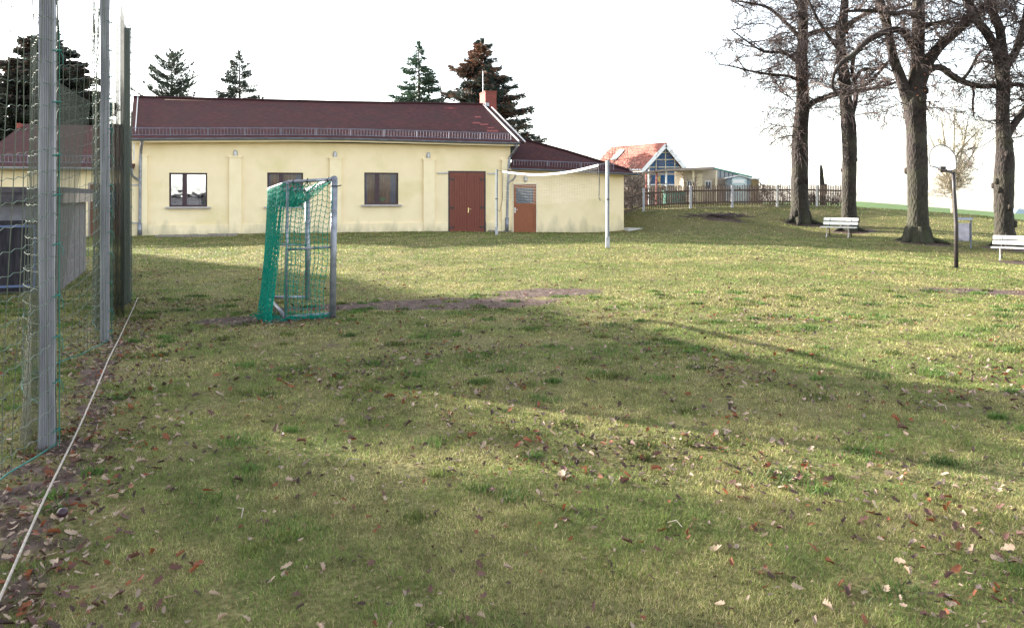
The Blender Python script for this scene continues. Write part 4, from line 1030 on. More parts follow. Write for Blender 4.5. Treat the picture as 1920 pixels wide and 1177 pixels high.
# ------------------------------------------------------------------ volleyball
def vpost(p, ttop, pulley, label):
    z = g1(p[0], p[1]); e = empty('volleyball_post', (p[0], p[1], z), 0, label=label, cat='post', group='volleyball posts on the lawn')
    h = ttop - z
    q = MB(); q.box(-.055, .055, -.05, .05, -.2, .32); q.build('ground_sleeve', M['post_white'], e)
    q = MB(); q.box(-.047, -.003, -.045, .045, .32, h); q.build('post_front', M['white_metal'], e)
    q = MB(); q.box(.003, .045, -.035, .035, .32, h + .02); q.build('post_rail', M['zinc_dark'], e)
    q = MB(); q.box(-.052, .05, -.055, .055, h * .55, h * .55 + .03); q.build('clamp', M['cord_black'], e)
pl_ = (-.59, 30.6); pr_ = (2.75, 22.9)
vpost(pl_, px(931, 318.5, 30.6).z, 0, 'far white volleyball post standing nearer the double door'); vpost(pr_, px(1139, 301.5, 22.9).z, 0, 'near white volleyball post standing in front of the low annex')
vn = empty('volleyball_net', (pl_[0], pl_[1], g1(*pl_)), 0, label='sagging pale volleyball net with white top tape between two posts', cat='net')
VO = Vector(vn.location)
tp = [px(943, 322, 30.2), px(965, 325, 29.1), px(1000, 327.5, 27.4), px(1040, 326, 25.8), px(1080, 320, 24.5), px(1122, 310, 23.35)]
bt_ = [px(942, 375, 30.2), px(965, 377, 29.1), px(1000, 381, 27.4), px(1040, 381, 25.8), px(1080, 377, 24.5), px(1123, 370.5, 23.35)]
T2 = [Vector(a) for a in cr([tuple(p) for p in tp], 12)]; B2 = [Vector(a) for a in cr([tuple(p) for p in bt_], 12)]
q = MB()
for i in range(len(T2) - 1):
    a = T2[i] - VO; b = T2[i + 1] - VO; q.bar(a, b, .016, .062)
q.build('top_tape', M['net_white'], vn)
q = MB(); n_ = len(T2)
def nsurf(u, v):
    k = u * (n_ - 1); i = min(int(k), n_ - 2); f_ = k - i; return (T2[i].lerp(T2[i + 1], f_)).lerp(B2[i].lerp(B2[i + 1], f_), v) - VO
for j in range(1, 11): q.tube([nsurf(i / 60, j / 10 + (.015 * math.sin(i * 1.3) if j == 10 else .004 * math.sin(i))) for i in range(61)], .0030, 3, cap=False)
for i in range(66): q.tube([nsurf(i / 65, v / 6) for v in range(7)], .0020, 3, cap=False)
q.build('mesh', M['net_thin'], vn)
q = MB()
postL = lambda z: Vector((pl_[0] + .02, pl_[1], z)) - VO; postR = lambda z: Vector((pr_[0] - .05, pr_[1], z)) - VO
q.tube([postL(tp[0].z + .06), T2[0] - VO, B2[0] - VO], .012, 4); q.tube([B2[0] - VO, (B2[0] - VO) + Vector((-.1, .1, -.45)), postL(bt_[0].z - .35)], .008, 4)
q.tube([T2[-1] - VO, nsurf(1, .5) + Vector((.02, 0, 0)), B2[-1] - VO, B2[-1] - VO + Vector((.04, -.02, -.1))], .014, 4); q.tube([postR(px(1139, 305, 22.9).z), T2[-1] - VO], .009, 4)
q.tube([B2[-1] - VO, postR(px(1139, 381, 22.9).z)], .006, 4)
q.build('side_cord', M['cord_black'], vn)

# ------------------------------------------------------------------ basketball hoop
bp0 = px(1793, 503, 18.3); bz = g1(bp0.x, bp0.y); bb = empty('basketball_hoop', (bp0.x, bp0.y, bz), 0, label='black pole with white fan shaped basketball backboard on the lawn', cat='basketball hoop')
q = MB(); top_ = px(1787.5, 322, 18.3) - Vector((bp0.x, bp0.y, bz)); q.tube([(0, 0, -.2), (0, 0, 1.0), (top_.x * .7, 0, top_.z * .8), (top_.x, 0, top_.z)], [.047, .047, .04, .04], 10); q.build('pole', M['black_pole'], bb, True)
q = MB(); out = [(1744, 311), (1742, 302), (1742, 291), (1745, 283), (1750, 277), (1757, 273), (1765, 271.6), (1773, 273.5), (1781, 279), (1787, 286), (1791, 292), (1792.5, 304), (1792, 317), (1783, 320.5), (1775, 320.5), (1760, 316)]
f_, b_ = [], []
for a, b in out:
    D = 18.05 + (1792 - a) / 50 * .35; p = px(a, b, D) - Vector((bp0.x, bp0.y, bz)); q.v.append(tuple(p)); 
n_ = len(out)
for i in range(n_): p = Vector(q.v[i]); q.v.append(tuple(p + Vector((.012, .03, 0))))
q.face(range(n_)); q.face([n_ + i for i in range(n_)][::-1])
for i in range(n_): j = (i + 1) % n_; q.face((j, i, n_ + i, n_ + j))
q.build('backboard', M['white_board'], bb)
q = MB()
for i in range(n_): q.tube([Vector(q_) for q_ in ()] or [Vector((0, 0, 0)), Vector((0, 0, .001))], .0001, 3) if False else None
bd = [px(a, b, 18.03 + (1792 - a) / 50 * .35) - Vector((bp0.x, bp0.y, bz)) for a, b in out]; q.tube(bd + [bd[0]], .0135, 5); q.build('board_rim', M['zinc_rim'], bb)
q = MB(); c_ = px(1768, 318, 18.0) - Vector((bp0.x, bp0.y, bz)); 
q.bar(c_ + Vector((0, .08, .03)), top_ + Vector((0, 0, -.04)), .04, .04); q.bar(c_ + Vector((0, 0, .07)), c_ + Vector((0, .02, -.06)), .12, .05)
q.tube([c_ + Vector((-.09 + .09 * math.cos(a) - .02, -.12 + .12 * math.sin(a) - .06, -.01)) for a in [k * .524 for k in range(13)]], .008, 5); q.build('rim', M['black_pole'], bb)

# ------------------------------------------------------------------ benches
def make_bench(loc, yaw, label):
    e = empty('park_bench', loc, yaw, label=label, cat='bench', group='white slatted benches under the trees')
    L_ = 1.42
    for i in range(3): q = MB(); q.box(-L_ / 2, L_ / 2, -.26 + i * .135, -.26 + i * .135 + .115, .415, .45); q.build('seat_slat', M['bench_white'], e)
    for z, y in ((.53, .19), (.70, .25)):
        q = MB(); q.hexa([(-L_ / 2, y, z), (L_ / 2, y, z), (L_ / 2, y + .03, z), (-L_ / 2, y + .03, z), (-L_ / 2, y + .035, z + .125), (L_ / 2, y + .035, z + .125), (L_ / 2, y + .065, z + .125), (-L_ / 2, y + .065, z + .125)]); q.build('back_slat', M['bench_white'], e)
    for x in (-.44, .44):
        q = MB(); q.tube(cr([(x, -.30, 0), (x, -.25, .06), (x, -.19, .18), (x, -.21, .30), (x, -.24, .40)], 3), [.030, .03, .028, .026, .025, .024, .024, .023, .022, .022, .022, .022, .022], 6); q.build('leg', M['pale_iron'], e, True)
        q = MB(); q.tube(cr([(x, .27, 0), (x, .22, .14), (x, .17, .30), (x, .17, .44), (x, .24, .62), (x, .29, .80)], 3), .020, 6); q.build('leg', M['cast_iron'], e, True)
        q = MB(); q.tube([(x, -.23, .395), (x, 0, .37), (x, .18, .395)], .022, 6); q.tube(cr([(x, -.26, .05), (x, -.1, .13), (x, .08, .13), (x, .24, .06)], 3), .018, 6); q.build('brace', M['cast_iron'], e, True)
    return e
b1 = px(1573, 447, 33.9); make_bench((b1.x, b1.y, g1(b1.x, b1.y)), R(-38), 'white slatted bench beside the second trunk, left of the basketball pole')
b2 = px(1899, 492, 26.6); make_bench((b2.x + .12, b2.y, g1(b2.x, b2.y)), R(-38), 'white slatted bench cut by the right edge of the photo')

# ------------------------------------------------------------------ litter bin
lb = px(1807.5, 465, 29); e = empty('litter_bin', (lb.x, lb.y, g1(lb.x, lb.y)), R(-38), label='grey metal litter bin with little roof between two posts', cat='litter bin')
for x in (-.22, .22): q = MB(); q.box(x - .025, x + .025, -.025, .025, -.2, 1.02); q.build('post', M['zinc_dark'], e)
q = MB(); q.box(-.19, .19, -.17, .17, .25, .88); q.build('bin_body', M['zinc_guard'], e)
q = MB(); q.slab([(-.27, -.2, 1.03), (.27, -.2, 1.03), (.27, .2, 1.09), (-.27, .2, 1.09)], .03); q.build('lid', M['zinc_dark'], e)

# ------------------------------------------------------------------ picket fence
pf = empty('picket_fence', px(1206, 397, 40), 0, label='weathered brown picket fence with pale posts along the bank', cat='fence'); PO = Vector(pf.location)
line = [(1150, 398, 38.4), (1206, 397, 40), (1294, 391, 41), (1372, 388.5, 42), (1456, 387.5, 43), (1530, 388, 43.7), (1600, 388.5, 44.3)]
heights = [1.12] * 7
LP = [px(*a) for a in line]
for p in LP: p.z = g1(p.x, p.y)
for i, p in enumerate(LP[1:-1]):
    q = MB(); c = p - PO; q.box(c.x - .055, c.x + .055, c.y - .14, c.y - .03, c.z - .3, c.z + 1.17); q.build('fence_post', M['post_white' if i in (0, 1, 2) else 'concrete'], pf)
rq = random.Random(2)
for i in range(len(LP) - 1):
    A, B = LP[i], LP[i + 1]; L_ = (B - A).length; n_ = int(L_ / .105); q = MB(); r2 = MB()
    d_ = (B - A).normalized()
    for k in range(n_):
        t_ = (k + .5) / n_; p = A.lerp(B, t_); gz_ = g1(p.x, p.y); h = 1.10 + rq.uniform(-.03, .03); tl = rq.uniform(-.012, .012)
        a = Vector((p.x - PO.x, p.y - PO.y + .02, gz_ - PO.z + .07)); q.hexa([a + d_ * -.030, a + d_ * .030, a + d_ * .030 + Vector((0, .02, 0)), a + d_ * -.030 + Vector((0, .02, 0)), a + d_ * (-.028 + tl) + Vector((0, 0, h)), a + d_ * (.028 + tl) + Vector((0, 0, h)), a + d_ * (.028 + tl) + Vector((0, .02, h)), a + d_ * (-.028 + tl) + Vector((0, .02, h))])
    q.build('pickets', M['fence_wood'], pf)
    for hh in (.28, .90):
        r2.bar(Vector((A.x - PO.x, A.y - PO.y - .015, A.z - PO.z + hh)), Vector((B.x - PO.x, B.y - PO.y - .015, B.z - PO.z + hh)), .05, .085)
    if i == 0: r2.bar(Vector((A.x - PO.x, A.y - PO.y - .06, A.z - PO.z + .3)), Vector((B.x - PO.x, B.y - PO.y - .06, B.z - PO.z + .85)), .03, .06)
    r2.build('rails', M['fence_wood'], pf)
q = MB(); 
for i in range(1, len(LP) - 1): q.bar(LP[i] - PO + Vector((0, .0, .0)), LP[i + 1] - PO + Vector((0, .0, .0)), .06, .06)
q.build('kerb', M['plinth_dirt'], pf)

# ------------------------------------------------------------------ garden plot behind the fence
def local(objloc): return lambda x, y, D: px(x, y, D) - Vector(objloc)
# house with the blue gable window
hb = px(1247, 385, 56); hb.z = g1(hb.x, hb.y); gh = empty('garden_house', hb, 0, label='small garden house with red pantile roof and blue glazed gable', cat='house')
Q = local(hb)
apex = Q(1249, 267, 56); el = Q(1203, 317, 56); er = Q(1288, 314.5, 56); dep = Vector((-3.2, 5.2, 0))
def uvquad(name, a, b, c, d, material, parent, th=.12):
    """a,b eave; c,d ridge"""
    return roof_sheet(name, [a, b], [d, c], material, th, parent, 10)
uvquad('roof', Vector(el) + dep, Vector(el), Vector(apex), Vector(apex) + dep, M['tile_red'], gh)
uvquad('roof', Vector(er), Vector(er) + dep, Vector(apex) + dep, Vector(apex), M['tile_red'], gh)
q = MB()
wl = el.x + .18; wr = er.x - .18
q.box(wl, wr, .3, .5, -.3, el.z - .2)
q.hexa([Vector((wl, .3, -.3)) + dep, Vector((wr, .3, -.3)) + dep, Vector((wr, .5, -.3)) + dep, Vector((wl, .5, -.3)) + dep, Vector((wl, .3, el.z - .2)) + dep, Vector((wr, .3, el.z - .2)) + dep, Vector((wr, .5, el.z - .2)) + dep, Vector((wl, .5, el.z - .2)) + dep])
q.slab([(wl, .3, el.z - .2), (wl, .3, -.3), tuple(Vector((wl, .3, -.3)) + dep), tuple(Vector((wl, .3, el.z - .2)) + dep)], .01)
q.build('wall', M['weathered'], gh)
q = MB(); q.prism([(wl, el.z - .25), (wr, el.z - .25), (apex.x, apex.z - .35)], .28, .34); q.build('gable_window', M['blue_glass'], gh)
q = MB()
for a, b in ((el, apex), (apex, er)): q.bar(Vector(a) + Vector((0, -.02, -.20)), Vector(b) + Vector((0, -.02, -.20)), .10, .26)
q.build('bargeboard', M['white_paint'], gh)
q = MB(); hh = apex.z - .35 - (el.z - .25)
for fr_ in (.22, .52, .80): hw_ = (wr - wl) / 2 * (1 - fr_); z = el.z - .25 + hh * fr_; q.bar((apex.x - hw_, .25, z), (apex.x + hw_, .25, z), .05, .05)
for off, top_f in ((0, 1.), (-.66, .62), (.66, .62), (-1.15, .3), (1.15, .3)): q.bar((apex.x + off, .25, el.z - .3), (apex.x + off, .25, el.z - .25 + hh * top_f * .97), .05, .05)
q.build('glazing_bars', M['beige_light'], gh)
q = MB(); w1 = Vector(el).lerp(Vector(apex), .80) + dep * .74; w2 = Vector(el).lerp(Vector(apex), .42) + dep * .74; w3 = Vector(el).lerp(Vector(apex), .42) + dep * .64; w4 = Vector(el).lerp(Vector(apex), .80) + dep * .64
q.slab([tuple(v + Vector((-.04, 0, .09))) for v in (w2, w3, w4, w1)], .06); q.build('roof_window', M['white_paint'], gh)
q = MB(); q.tube([Vector(el) + Vector((-.08, 0, -.05)), Vector(el) + dep + Vector((-.08, 0, -.05))], .07, 8); q.build('gutter', M['white_paint'], gh)
q = MB(); q.prism([(wl + .5, el.z - 1.05), (wr - .3, el.z - 1.05), (wr - .3, el.z - .42), (wl + .5, el.z - .42)], .24, .29); q.build('window', M['blue_glass'], gh)
q = MB(); q.bar((wl + .2, .22, el.z - 1.1), (wr - .1, .22, el.z - 1.1), .06, .07); q.build('window_sill', M['white_paint'], gh)

# beige shed with porch
sb = px(1310, 386, 48); sb.z = g1(sb.x, sb.y); gs = empty('porch_shed', sb, 0, label='beige garden shed with long flat porch roof and green edged wing', cat='shed'); Q = local(sb)
q = MB(); a = Q(1281, 320, 48); b = Q(1342, 316, 48); q.box(a.x, b.x, 0, 2.6, -.3, a.z + .05); q.build('wall', M['beige_wall'], gs)
q = MB(); a2 = Q(1306, 326, 47.97); b2_ = Q(1317, 400, 47.97); q.box(a2.x, b2_.x, -.02, -.002, -.3, a2.z); q.build('light_panel', M['beige_light'], gs)
q = MB(); q.slab([tuple(Q(1205, 322.5, 46.6)), tuple(Q(1245, 316.5, 46.6)), tuple(Q(1337, 313.5, 46.6)), tuple(Q(1340, 313, 50.5)), tuple(Q(1245, 317, 50.5))], .10); q.build('porch_roof', M['shed_roof'], gs)
q = MB(); q.bar(Q(1205, 324, 46.55), Q(1245, 319, 46.55), .03, .12); q.bar(Q(1245, 319, 46.55), Q(1338, 316, 46.55), .03, .12); q.build('fascia', M['weathered'], gs)
for x, m_n in ((1217, 'white_paint'), (1249, 'white_paint'), (1300, 'beige_light'), (1343, 'beige_light')):
    q = MB(); A = Q(x, 319, 46.9); q.box(A.x - .05, A.x + .05, A.y - .05, A.y + .05, -.4, A.z); q.build('porch_post', M[m_n], gs)
for x in (1211.5, 1231):
    q = MB(); A = Q(x, 322, 47.2); q.box(A.x - .04, A.x + .04, A.y - .04, A.y + .04, -.4, A.z); q.build('red_post', M['red_wood'], gs)
q = MB(); q.bar(Q(1212, 323, 47.2), Q(1231, 323, 47.2), .05, .05); q.build('cross_piece', M['white_paint'], gs)
for x0_, x1_ in ((1288, 1298), (1322, 1334)):
    q = MB(); A = Q(x0_, 339, 47.95); B = Q(x1_, 356, 47.95)
    q.box(A.x, B.x, -.03, -.004, B.z, A.z); wo_ = q.build('window', M['white_paint'], gs)
    q = MB(); mid_ = (A.x + B.x) / 2; q.box(A.x + .05, mid_ - .025, -.045, -.032, B.z + .05, A.z - .06); q.box(mid_ + .025, B.x - .05, -.045, -.032, B.z + .05, A.z - .06); q.build('pane', M['dark_window'], wo_)
# glazed wing with green roof
ga = px(1375, 386, 49.5); ga.z = g1(ga.x, ga.y); gg = empty('glazed_shed', ga, 0, label='dark glazed lean to with sloping green roof edge', cat='shed'); Q = local(ga)
A = Q(1343, 318, 48.4); B = Q(1404, 333, 51); 
q = MB(); n_w = Vector((0.1, .3, 0))
q.hexa([(A.x, A.y, -.3), (B.x, B.y, -.3), (B.x - .6, B.y + 2, -.3), (A.x - .6, A.y + 2, -.3), (A.x, A.y, A.z - .0), (B.x, B.y, B.z), (B.x - .6, B.y + 2, B.z), (A.x - .6, A.y + 2, A.z)]); q.build('wall', M['dark_window'], gg)
q = MB(); a0 = Q(1337, 313.5, 48.1); b0_ = Q(1411, 330.5, 51.1); q.slab([tuple(a0), tuple(b0_), tuple(b0_ + Vector((-.8, 2.4, 0))), tuple(a0 + Vector((-.8, 2.4, 0)))], .09); q.build('roof', M['green_roof'], gg)
q = MB()
for i in range(9): t_ = i / 8; p = Vector((A.x, A.y - .02, 0)).lerp(Vector((B.x, B.y - .02, 0)), t_); zt = A.z + (B.z - A.z) * t_; q.bar((p.x, p.y, -.3), (p.x, p.y, zt), .05, .04, up=(0, 1, 0))
q.build('glazing_bars', M['shed_steel'], gg)
q = MB(); A1 = Q(1343.5, 333.5, 47.8); B1 = Q(1362, 333, 47.8)
for i in range(9): z0_ = -.3 + (A1.z + .3) * i / 9; q.box(A1.x, B1.x, A1.y, A1.y + .05, z0_ + .012, -.3 + (A1.z + .3) * (i + 1) / 9)
q.build('timber_screen', M['weathered'], gg)
# mint metal shed
mb_ = px(1386, 388, 46.2); mb_.z = g1(mb_.x, mb_.y); ms = empty('metal_shed', mb_, R(-8), label='small pale mint metal tool shed with shallow gable', cat='shed')
q = MB(); q.box(-.66, .66, 0, 1.2, -.2, 1.42); q.build('wall', M['shed_steel'], ms)
q = MB(); q.prism([(-.42, 0), (.42, 0), (.42, 1.44), (0, 1.56), (-.42, 1.44)], -.03, -.003); do = q.build('door', M['shed_mint'], ms)
q = MB(); q.box(-.35, .3, -.045, -.032, 1.18, 1.38); q.build('door_panel', M['white_paint'], do); q = MB(); q.box(-.03, .04, -.06, -.032, .78, .92); q.build('handle', M['cord_black'], do)
q = MB(); q.slab([(-.76, -.1, 1.50), (0, -.1, 1.66), (0, 1.3, 1.66), (-.76, 1.3, 1.50)], .05); q.slab([(0, -.1, 1.66), (.76, -.1, 1.44), (.76, 1.3, 1.44), (0, 1.3, 1.66)], .05); q.build('roof', M['white_paint'], ms)
# plank shed
wp = px(1415, 387, 49); wp.z = g1(wp.x, wp.y); ws = empty('plank_shed', wp, 0, label='narrow yellow brown plank shed with pale flat roof', cat='shed'); Q = local(wp)
q = MB(); A = Q(1405, 336, 49); B = Q(1423, 338, 49)
for i in range(7): x = A.x + (B.x - A.x) * i / 7; q.box(x + .008, x + (B.x - A.x) / 7, 0, 1.6, -.3, A.z)
q.build('wall', M['plank_yellow'], ws)
q = MB(); q.slab([(A.x - .1, -.1, A.z + .12), (B.x + .12, -.1, B.z + .10), (B.x + .12, 1.8, B.z + .10), (A.x - .1, 1.8, A.z + .12)], .08); q.build('roof', M['white_metal'], ws)
q = MB(); q.tube([Q(1424, 341, 48.9), Q(1427, 346, 48.9), Q(1436, 350, 48.9)], .04, 6); q.build('downpipe', M['galv'], ws)
# broom leaning on porch
q = MB(); A = px(1243, 382, 46.3); B = px(1236, 333, 46.9); A.z = g1(A.x, A.y); q.tube([A, B], .025, 6); q.bar(B + Vector((0, 0, -.25)), B + Vector((0, 0, .12)), .14, .05, up=(0, 1, 0)); tag(q.build('garden_broom', M['yellow_broom']), 'yellow broom leaning upside down under the shed porch', 'broom')
# green rain barrel/box behind the fence
q = MB(); A = px(1265, 384, 45.5); A.z = g1(A.x, A.y); q.box(A.x - .6, A.x + .6, A.y - .3, A.y + .3, A.z - .1, A.z + .75); q.box(A.x - .63, A.x + .63, A.y - .33, A.y + .33, A.z + .75, A.z + .8); tag(q.build('compost_bin', M['green_roof']), 'dark green compost box behind the picket fence', 'compost bin')

# far field building and pylon on the right
fb = px(1914, 397, 400); q = MB(); q.box(fb.x - 3, fb.x + 9, 400, 412, fb.z - 8, fb.z - .5); q.prism([(fb.x - 3, fb.z - .5), (fb.x + 9, fb.z - .5), (fb.x - 1, fb.z + 1.6)], 400, 412); tag(q.build('farm_building', M['far_blue']), 'far off bluish barn on the field edge at right', 'building')

# ------------------------------------------------------------------ vegetation builders
def limb_world(pts, D, seed, base_shift=None):
    """(px, py, rpx[, dD]) -> world points + radii, smooth"""
    P = []; 
    for p in pts:
        dD = p[3] if len(p) > 3 else 0
        v = px(p[0], p[1], D + dD); P.append((v.x, v.y, v.z, p[2] * (D + dD) / FPX))
    return cr(P, 5)
class TreeB:
    def __init__(s, seed): s.r = random.Random(seed); s.trunk = MB(); s.tw = MB(); s.lv = MB(); s.ntw = 0
    def limb(s, P, n=12, jit=.10, minr=0.02):
        s.trunk.tube([p[:3] for p in P], [max(minr, p[3] * .95) for p in P], n, jit=jit, rnd=s.r)
    def grow(s, p, d, L, r0, level, droop=.0, up=.0):
        r = s.r; n = 5 if level < 3 else 4; pts = [Vector(p)]; rad = [r0]; dd = Vector(d).normalized(); st = L / n
        for i in range(n):
            dd = (dd + Vector((r.gauss(0, .20), r.gauss(0, .20), r.gauss(0, .16) - droop * (i + 1) / n + up / n))).normalized()
            pts.append(pts[-1] + dd * st); rad.append(r0 * (1 - .8 * (i + 1) / n) + .0046)
        s.tw.tube(pts, rad, 4 if level < 2 else 3, cap=False, m=0); s.ntw += 1
        return pts, rad
    def branch(s, p, d, L, r0, level=1, maxl=3, droop=.12, kids=(9, 7, 4)):
        pts, rad = s.grow(p, d, L, r0, level, droop if level > 1 else -.05)
        if level >= maxl: return
        r = s.r
        for k in range(kids[level - 1]):
            t_ = r.uniform(.18, 1) * (len(pts) - 1); i = min(int(t_), len(pts) - 2); q = pts[i].lerp(pts[i + 1], t_ - i); dd = (pts[i + 1] - pts[i]).normalized()
            side = Vector((r.gauss(0, 1), r.gauss(0, 1), r.gauss(0, .7))).normalized(); nd = (dd * .75 + side * .8).normalized()
            s.branch(q, nd, L * r.uniform(.35, .65), max(.004, rad[i] * .55), level + 1, maxl, droop, kids)
    def along(s, P, n, L, r0, t0=.25, sidebias=(0, 0, 0), maxl=3, kids=(9, 7, 4), droop=.12):
        r = s.r; N = len(P)
        for k in range(n):
            t_ = (t0 + (1 - t0) * (k + r.random()) / n) * (N - 1); i = min(int(t_), N - 2); q = Vector(P[i][:3]).lerp(Vector(P[i + 1][:3]), t_ - i)
            side = Vector((r.gauss(0, 1), r.gauss(0, 1), r.uniform(-.3, .9))) + Vector(sidebias); side.normalize()
            s.branch(q, side, L * r.uniform(.6, 1.3), r0 * r.uniform(.7, 1.2), 1, maxl, droop, kids)
    def finish(s, name, base, label, cat, group=None, bark_='bark', twm='twig', leaves=None):
        b = Vector(base)
        for m_ in (s.trunk, s.tw, s.lv): m_.v = [(v[0] - b.x, v[1] - b.y, v[2] - b.z) for v in m_.v]
        e = empty(name, b, 0, label=label, cat=cat, group=group)
        s.trunk.build('trunk', M[bark_], e, True)
        if s.tw.v: s.tw.build('crown', M[twm], e, False)
        if s.lv.v: s.lv.build('withered_leaves', M[leaves or 'leaf_rust'], e)
        return e
def leaf_clump(tb, c, n, spread, size=.05):
    r = tb.r
    for i in range(n):
        p = Vector(c) + Vector((r.gauss(0, spread), r.gauss(0, spread), r.gauss(0, spread))); a = Vector((r.gauss(0, 1), r.gauss(0, 1), r.gauss(0, 1))).normalized() * size; b = a.orthogonal().normalized() * size * .6
        k = len(tb.lv.v); tb.lv.v += [tuple(p - a), tuple(p + b), tuple(p + a), tuple(p - b)]; tb.lv.face((k, k + 1, k + 2, k + 3))
GT = 'tall bare oaks standing in the lawn'
def big_tree(seed, D, trunk, limbs, label, bark_, extra, leaves=()):
    tb = TreeB(seed); P = limb_world(trunk, D, seed)
    base = Vector(P[0][:3]); gzb = g1(base.x, base.y); P[0] = np.array([P[0][0], P[0][1], gzb - .35, P[0][3] * 1.12])
    # fluted foot
    tb.limb(P, 18, .09)
    for k in range(6):
        a = 6.28 * k / 6 + tb.r.random() * .8; r0 = P[5][3]; f1 = tb.r.uniform(1.35, 1.8); tb.trunk.tube([(base.x + math.cos(a) * r0 * f1 * 1.35, base.y + math.sin(a) * r0 * f1 * 1.35, gzb - .09), (base.x + math.cos(a) * r0 * f1, base.y + math.sin(a) * r0 * f1, gzb - .01), (base.x + math.cos(a) * r0 * .95, base.y + math.sin(a) * r0 * .95, gzb + .10), (base.x + math.cos(a) * r0 * .7, base.y + math.sin(a) * r0 * .7, gzb + .55)], [r0 * .08, r0 * .17, r0 * .25, r0 * .22], 7)
    # knots on the bark
    for k in range(extra.get('knots', 8)):
        i = tb.r.randint(6, int(len(P) * .62)); p = P[i]; a = tb.r.uniform(0, 6.28); c = Vector((p[0] + math.cos(a) * p[3] * .9, p[1] + math.sin(a) * p[3] * .9, p[2])); d = Vector((math.cos(a), math.sin(a), 0)); s_ = p[3] * tb.r.uniform(.25, .42)
        tb.trunk.tube([c - Vector((0, 0, s_ * 1.2)) - d * s_ * .4, c - Vector((0, 0, s_ * .5)), c + Vector((0, 0, s_ * .5)), c + Vector((0, 0, s_ * 1.2)) - d * s_ * .4], [s_ * .3, s_ * .85, s_ * .85, s_ * .3], 7)
    for L_, n, ln, kids in limbs:
        Q_ = limb_world(L_, D, seed); tb.limb(Q_, 9, .10)
        if n: tb.along(Q_, n, ln, .028, .12, kids=kids)
    tb.along(P, extra.get('n', 22), extra.get('L', 2.2), .024, extra.get('t0', .42), kids=extra.get('kids', (9, 7, 3)), sidebias=extra.get('bias', (0, 0, 0)), droop=.27)
    for x, y, dD, n, sp in leaves: leaf_clump(tb, px(x, y, D + dD), n, sp)
    print('tree', seed, tb.ntw)
    return tb.finish('oak_tree', (base.x, base.y, gzb), label, 'tree', GT, bark_)
K1 = (8, 8, 4)
big_tree(1, 38, [(1500, 419, 24), (1500, 408, 20), (1500, 385, 17), (1499, 340, 16), (1500, 290, 15.5), (1501, 240, 14.5), (1505, 195, 13), (1504, 150, 11.5), (1503, 110, 11), (1506, 60, 9.5), (1505, 0, 8.5), (1503, -120, 6.5), (1500, -260, 3)],
  [([(1508, 205, 8), (1522, 193, 6), (1545, 184, 5.5), (1575, 175, 5), (1610, 171, 4.2, .5), (1650, 163, 3.5, 1), (1690, 152, 2, 1)], 8, 1.4, K1),
   ([(1500, 152, 4), (1478, 143, 3), (1440, 139, 2.6, -.5), (1405, 133, 2.1, -.8), (1370, 124, 1.5, -1), (1340, 120, 1, -1.2)], 9, 1.5, K1),
   ([(1500, 120, 4), (1470, 100, 3, -.5), (1430, 96, 2.2, -1), (1390, 70, 1.5, -1.5), (1370, 55, 1, -1.5)], 10, 1.5, K1),
   ([(1503, 75, 5), (1470, 40, 3.5, .5), (1440, 15, 2.8, .5), (1400, 5, 2, .5), (1370, 2, 1.2)], 11, 1.6, K1),
   ([(1506, 70, 5), (1530, 60, 4.5), (1560, 54, 4, 1), (1600, 50, 3, 1.5)], 7, 1.5, K1),
   ([(1504, 20, 4), (1470, -20, 3), (1420, -50, 2.5, 1), (1390, -60, 2)], 10, 2.2, K1)],
  'bare oak with drooping fine twigs, leftmost of the four by the picket fence', 'bark', dict(n=44, L=2.5, t0=.38, bias=(-.6, -.1, -.2), kids=(9, 9, 4), knots=6),
  leaves=[(1490, 150, -.6, 90, .35), (1500, 130, -.5, 60, .5), (1460, 190, -1, 40, .6), (1480, 100, -.8, 30, .5)])
big_tree(2, 36, [(1592, 432, 20), (1592, 420, 16), (1592, 395, 14), (1592, 340, 13.5), (1593, 290, 13.5), (1592, 250, 14), (1590, 225, 14), (1586, 190, 12), (1584, 150, 11), (1578, 110, 10), (1576, 70, 9.5), (1582, 30, 8.5), (1585, -20, 7), (1590, -160, 4)],
  [([(1597, 215, 6), (1604, 185, 5), (1602, 150, 4), (1598, 130, 3.5), (1602, 105, 3), (1612, 80, 2.5)], 5, 1.1, K1),
   ([(1588, 120, 5), (1570, 90, 4), (1555, 70, 3.5, -.5), (1535, 40, 3, -.6), (1520, 10, 2.6, -.6), (1500, -30, 2)], 9, 1.6, K1),
   ([(1605, 178, 4), (1622, 160, 3.2), (1640, 145, 3, -.5), (1655, 128, 2.8, -.5), (1668, 113, 2, -.5)], 6, 1.1, K1),
   ([(1604, 150, 3), (1618, 130, 2.8, -.4), (1640, 130, 2.5, -.4), (1662, 126, 1.6, -.4)], 4, 1.0, K1),
   ([(1584, 60, 6), (1600, 40, 5), (1640, 20, 4, 1), (1680, 16, 3, 1), (1720, 5, 2, 1)], 10, 1.8, K1)],
  'bare oak with a split hollow trunk just behind the left bench', 'bark', dict(n=26, L=2.0, t0=.45, knots=10, kids=(8, 8, 4)), leaves=[(1600, 60, -.5, 40, .5), (1625, 90, -.5, 30, .3)])
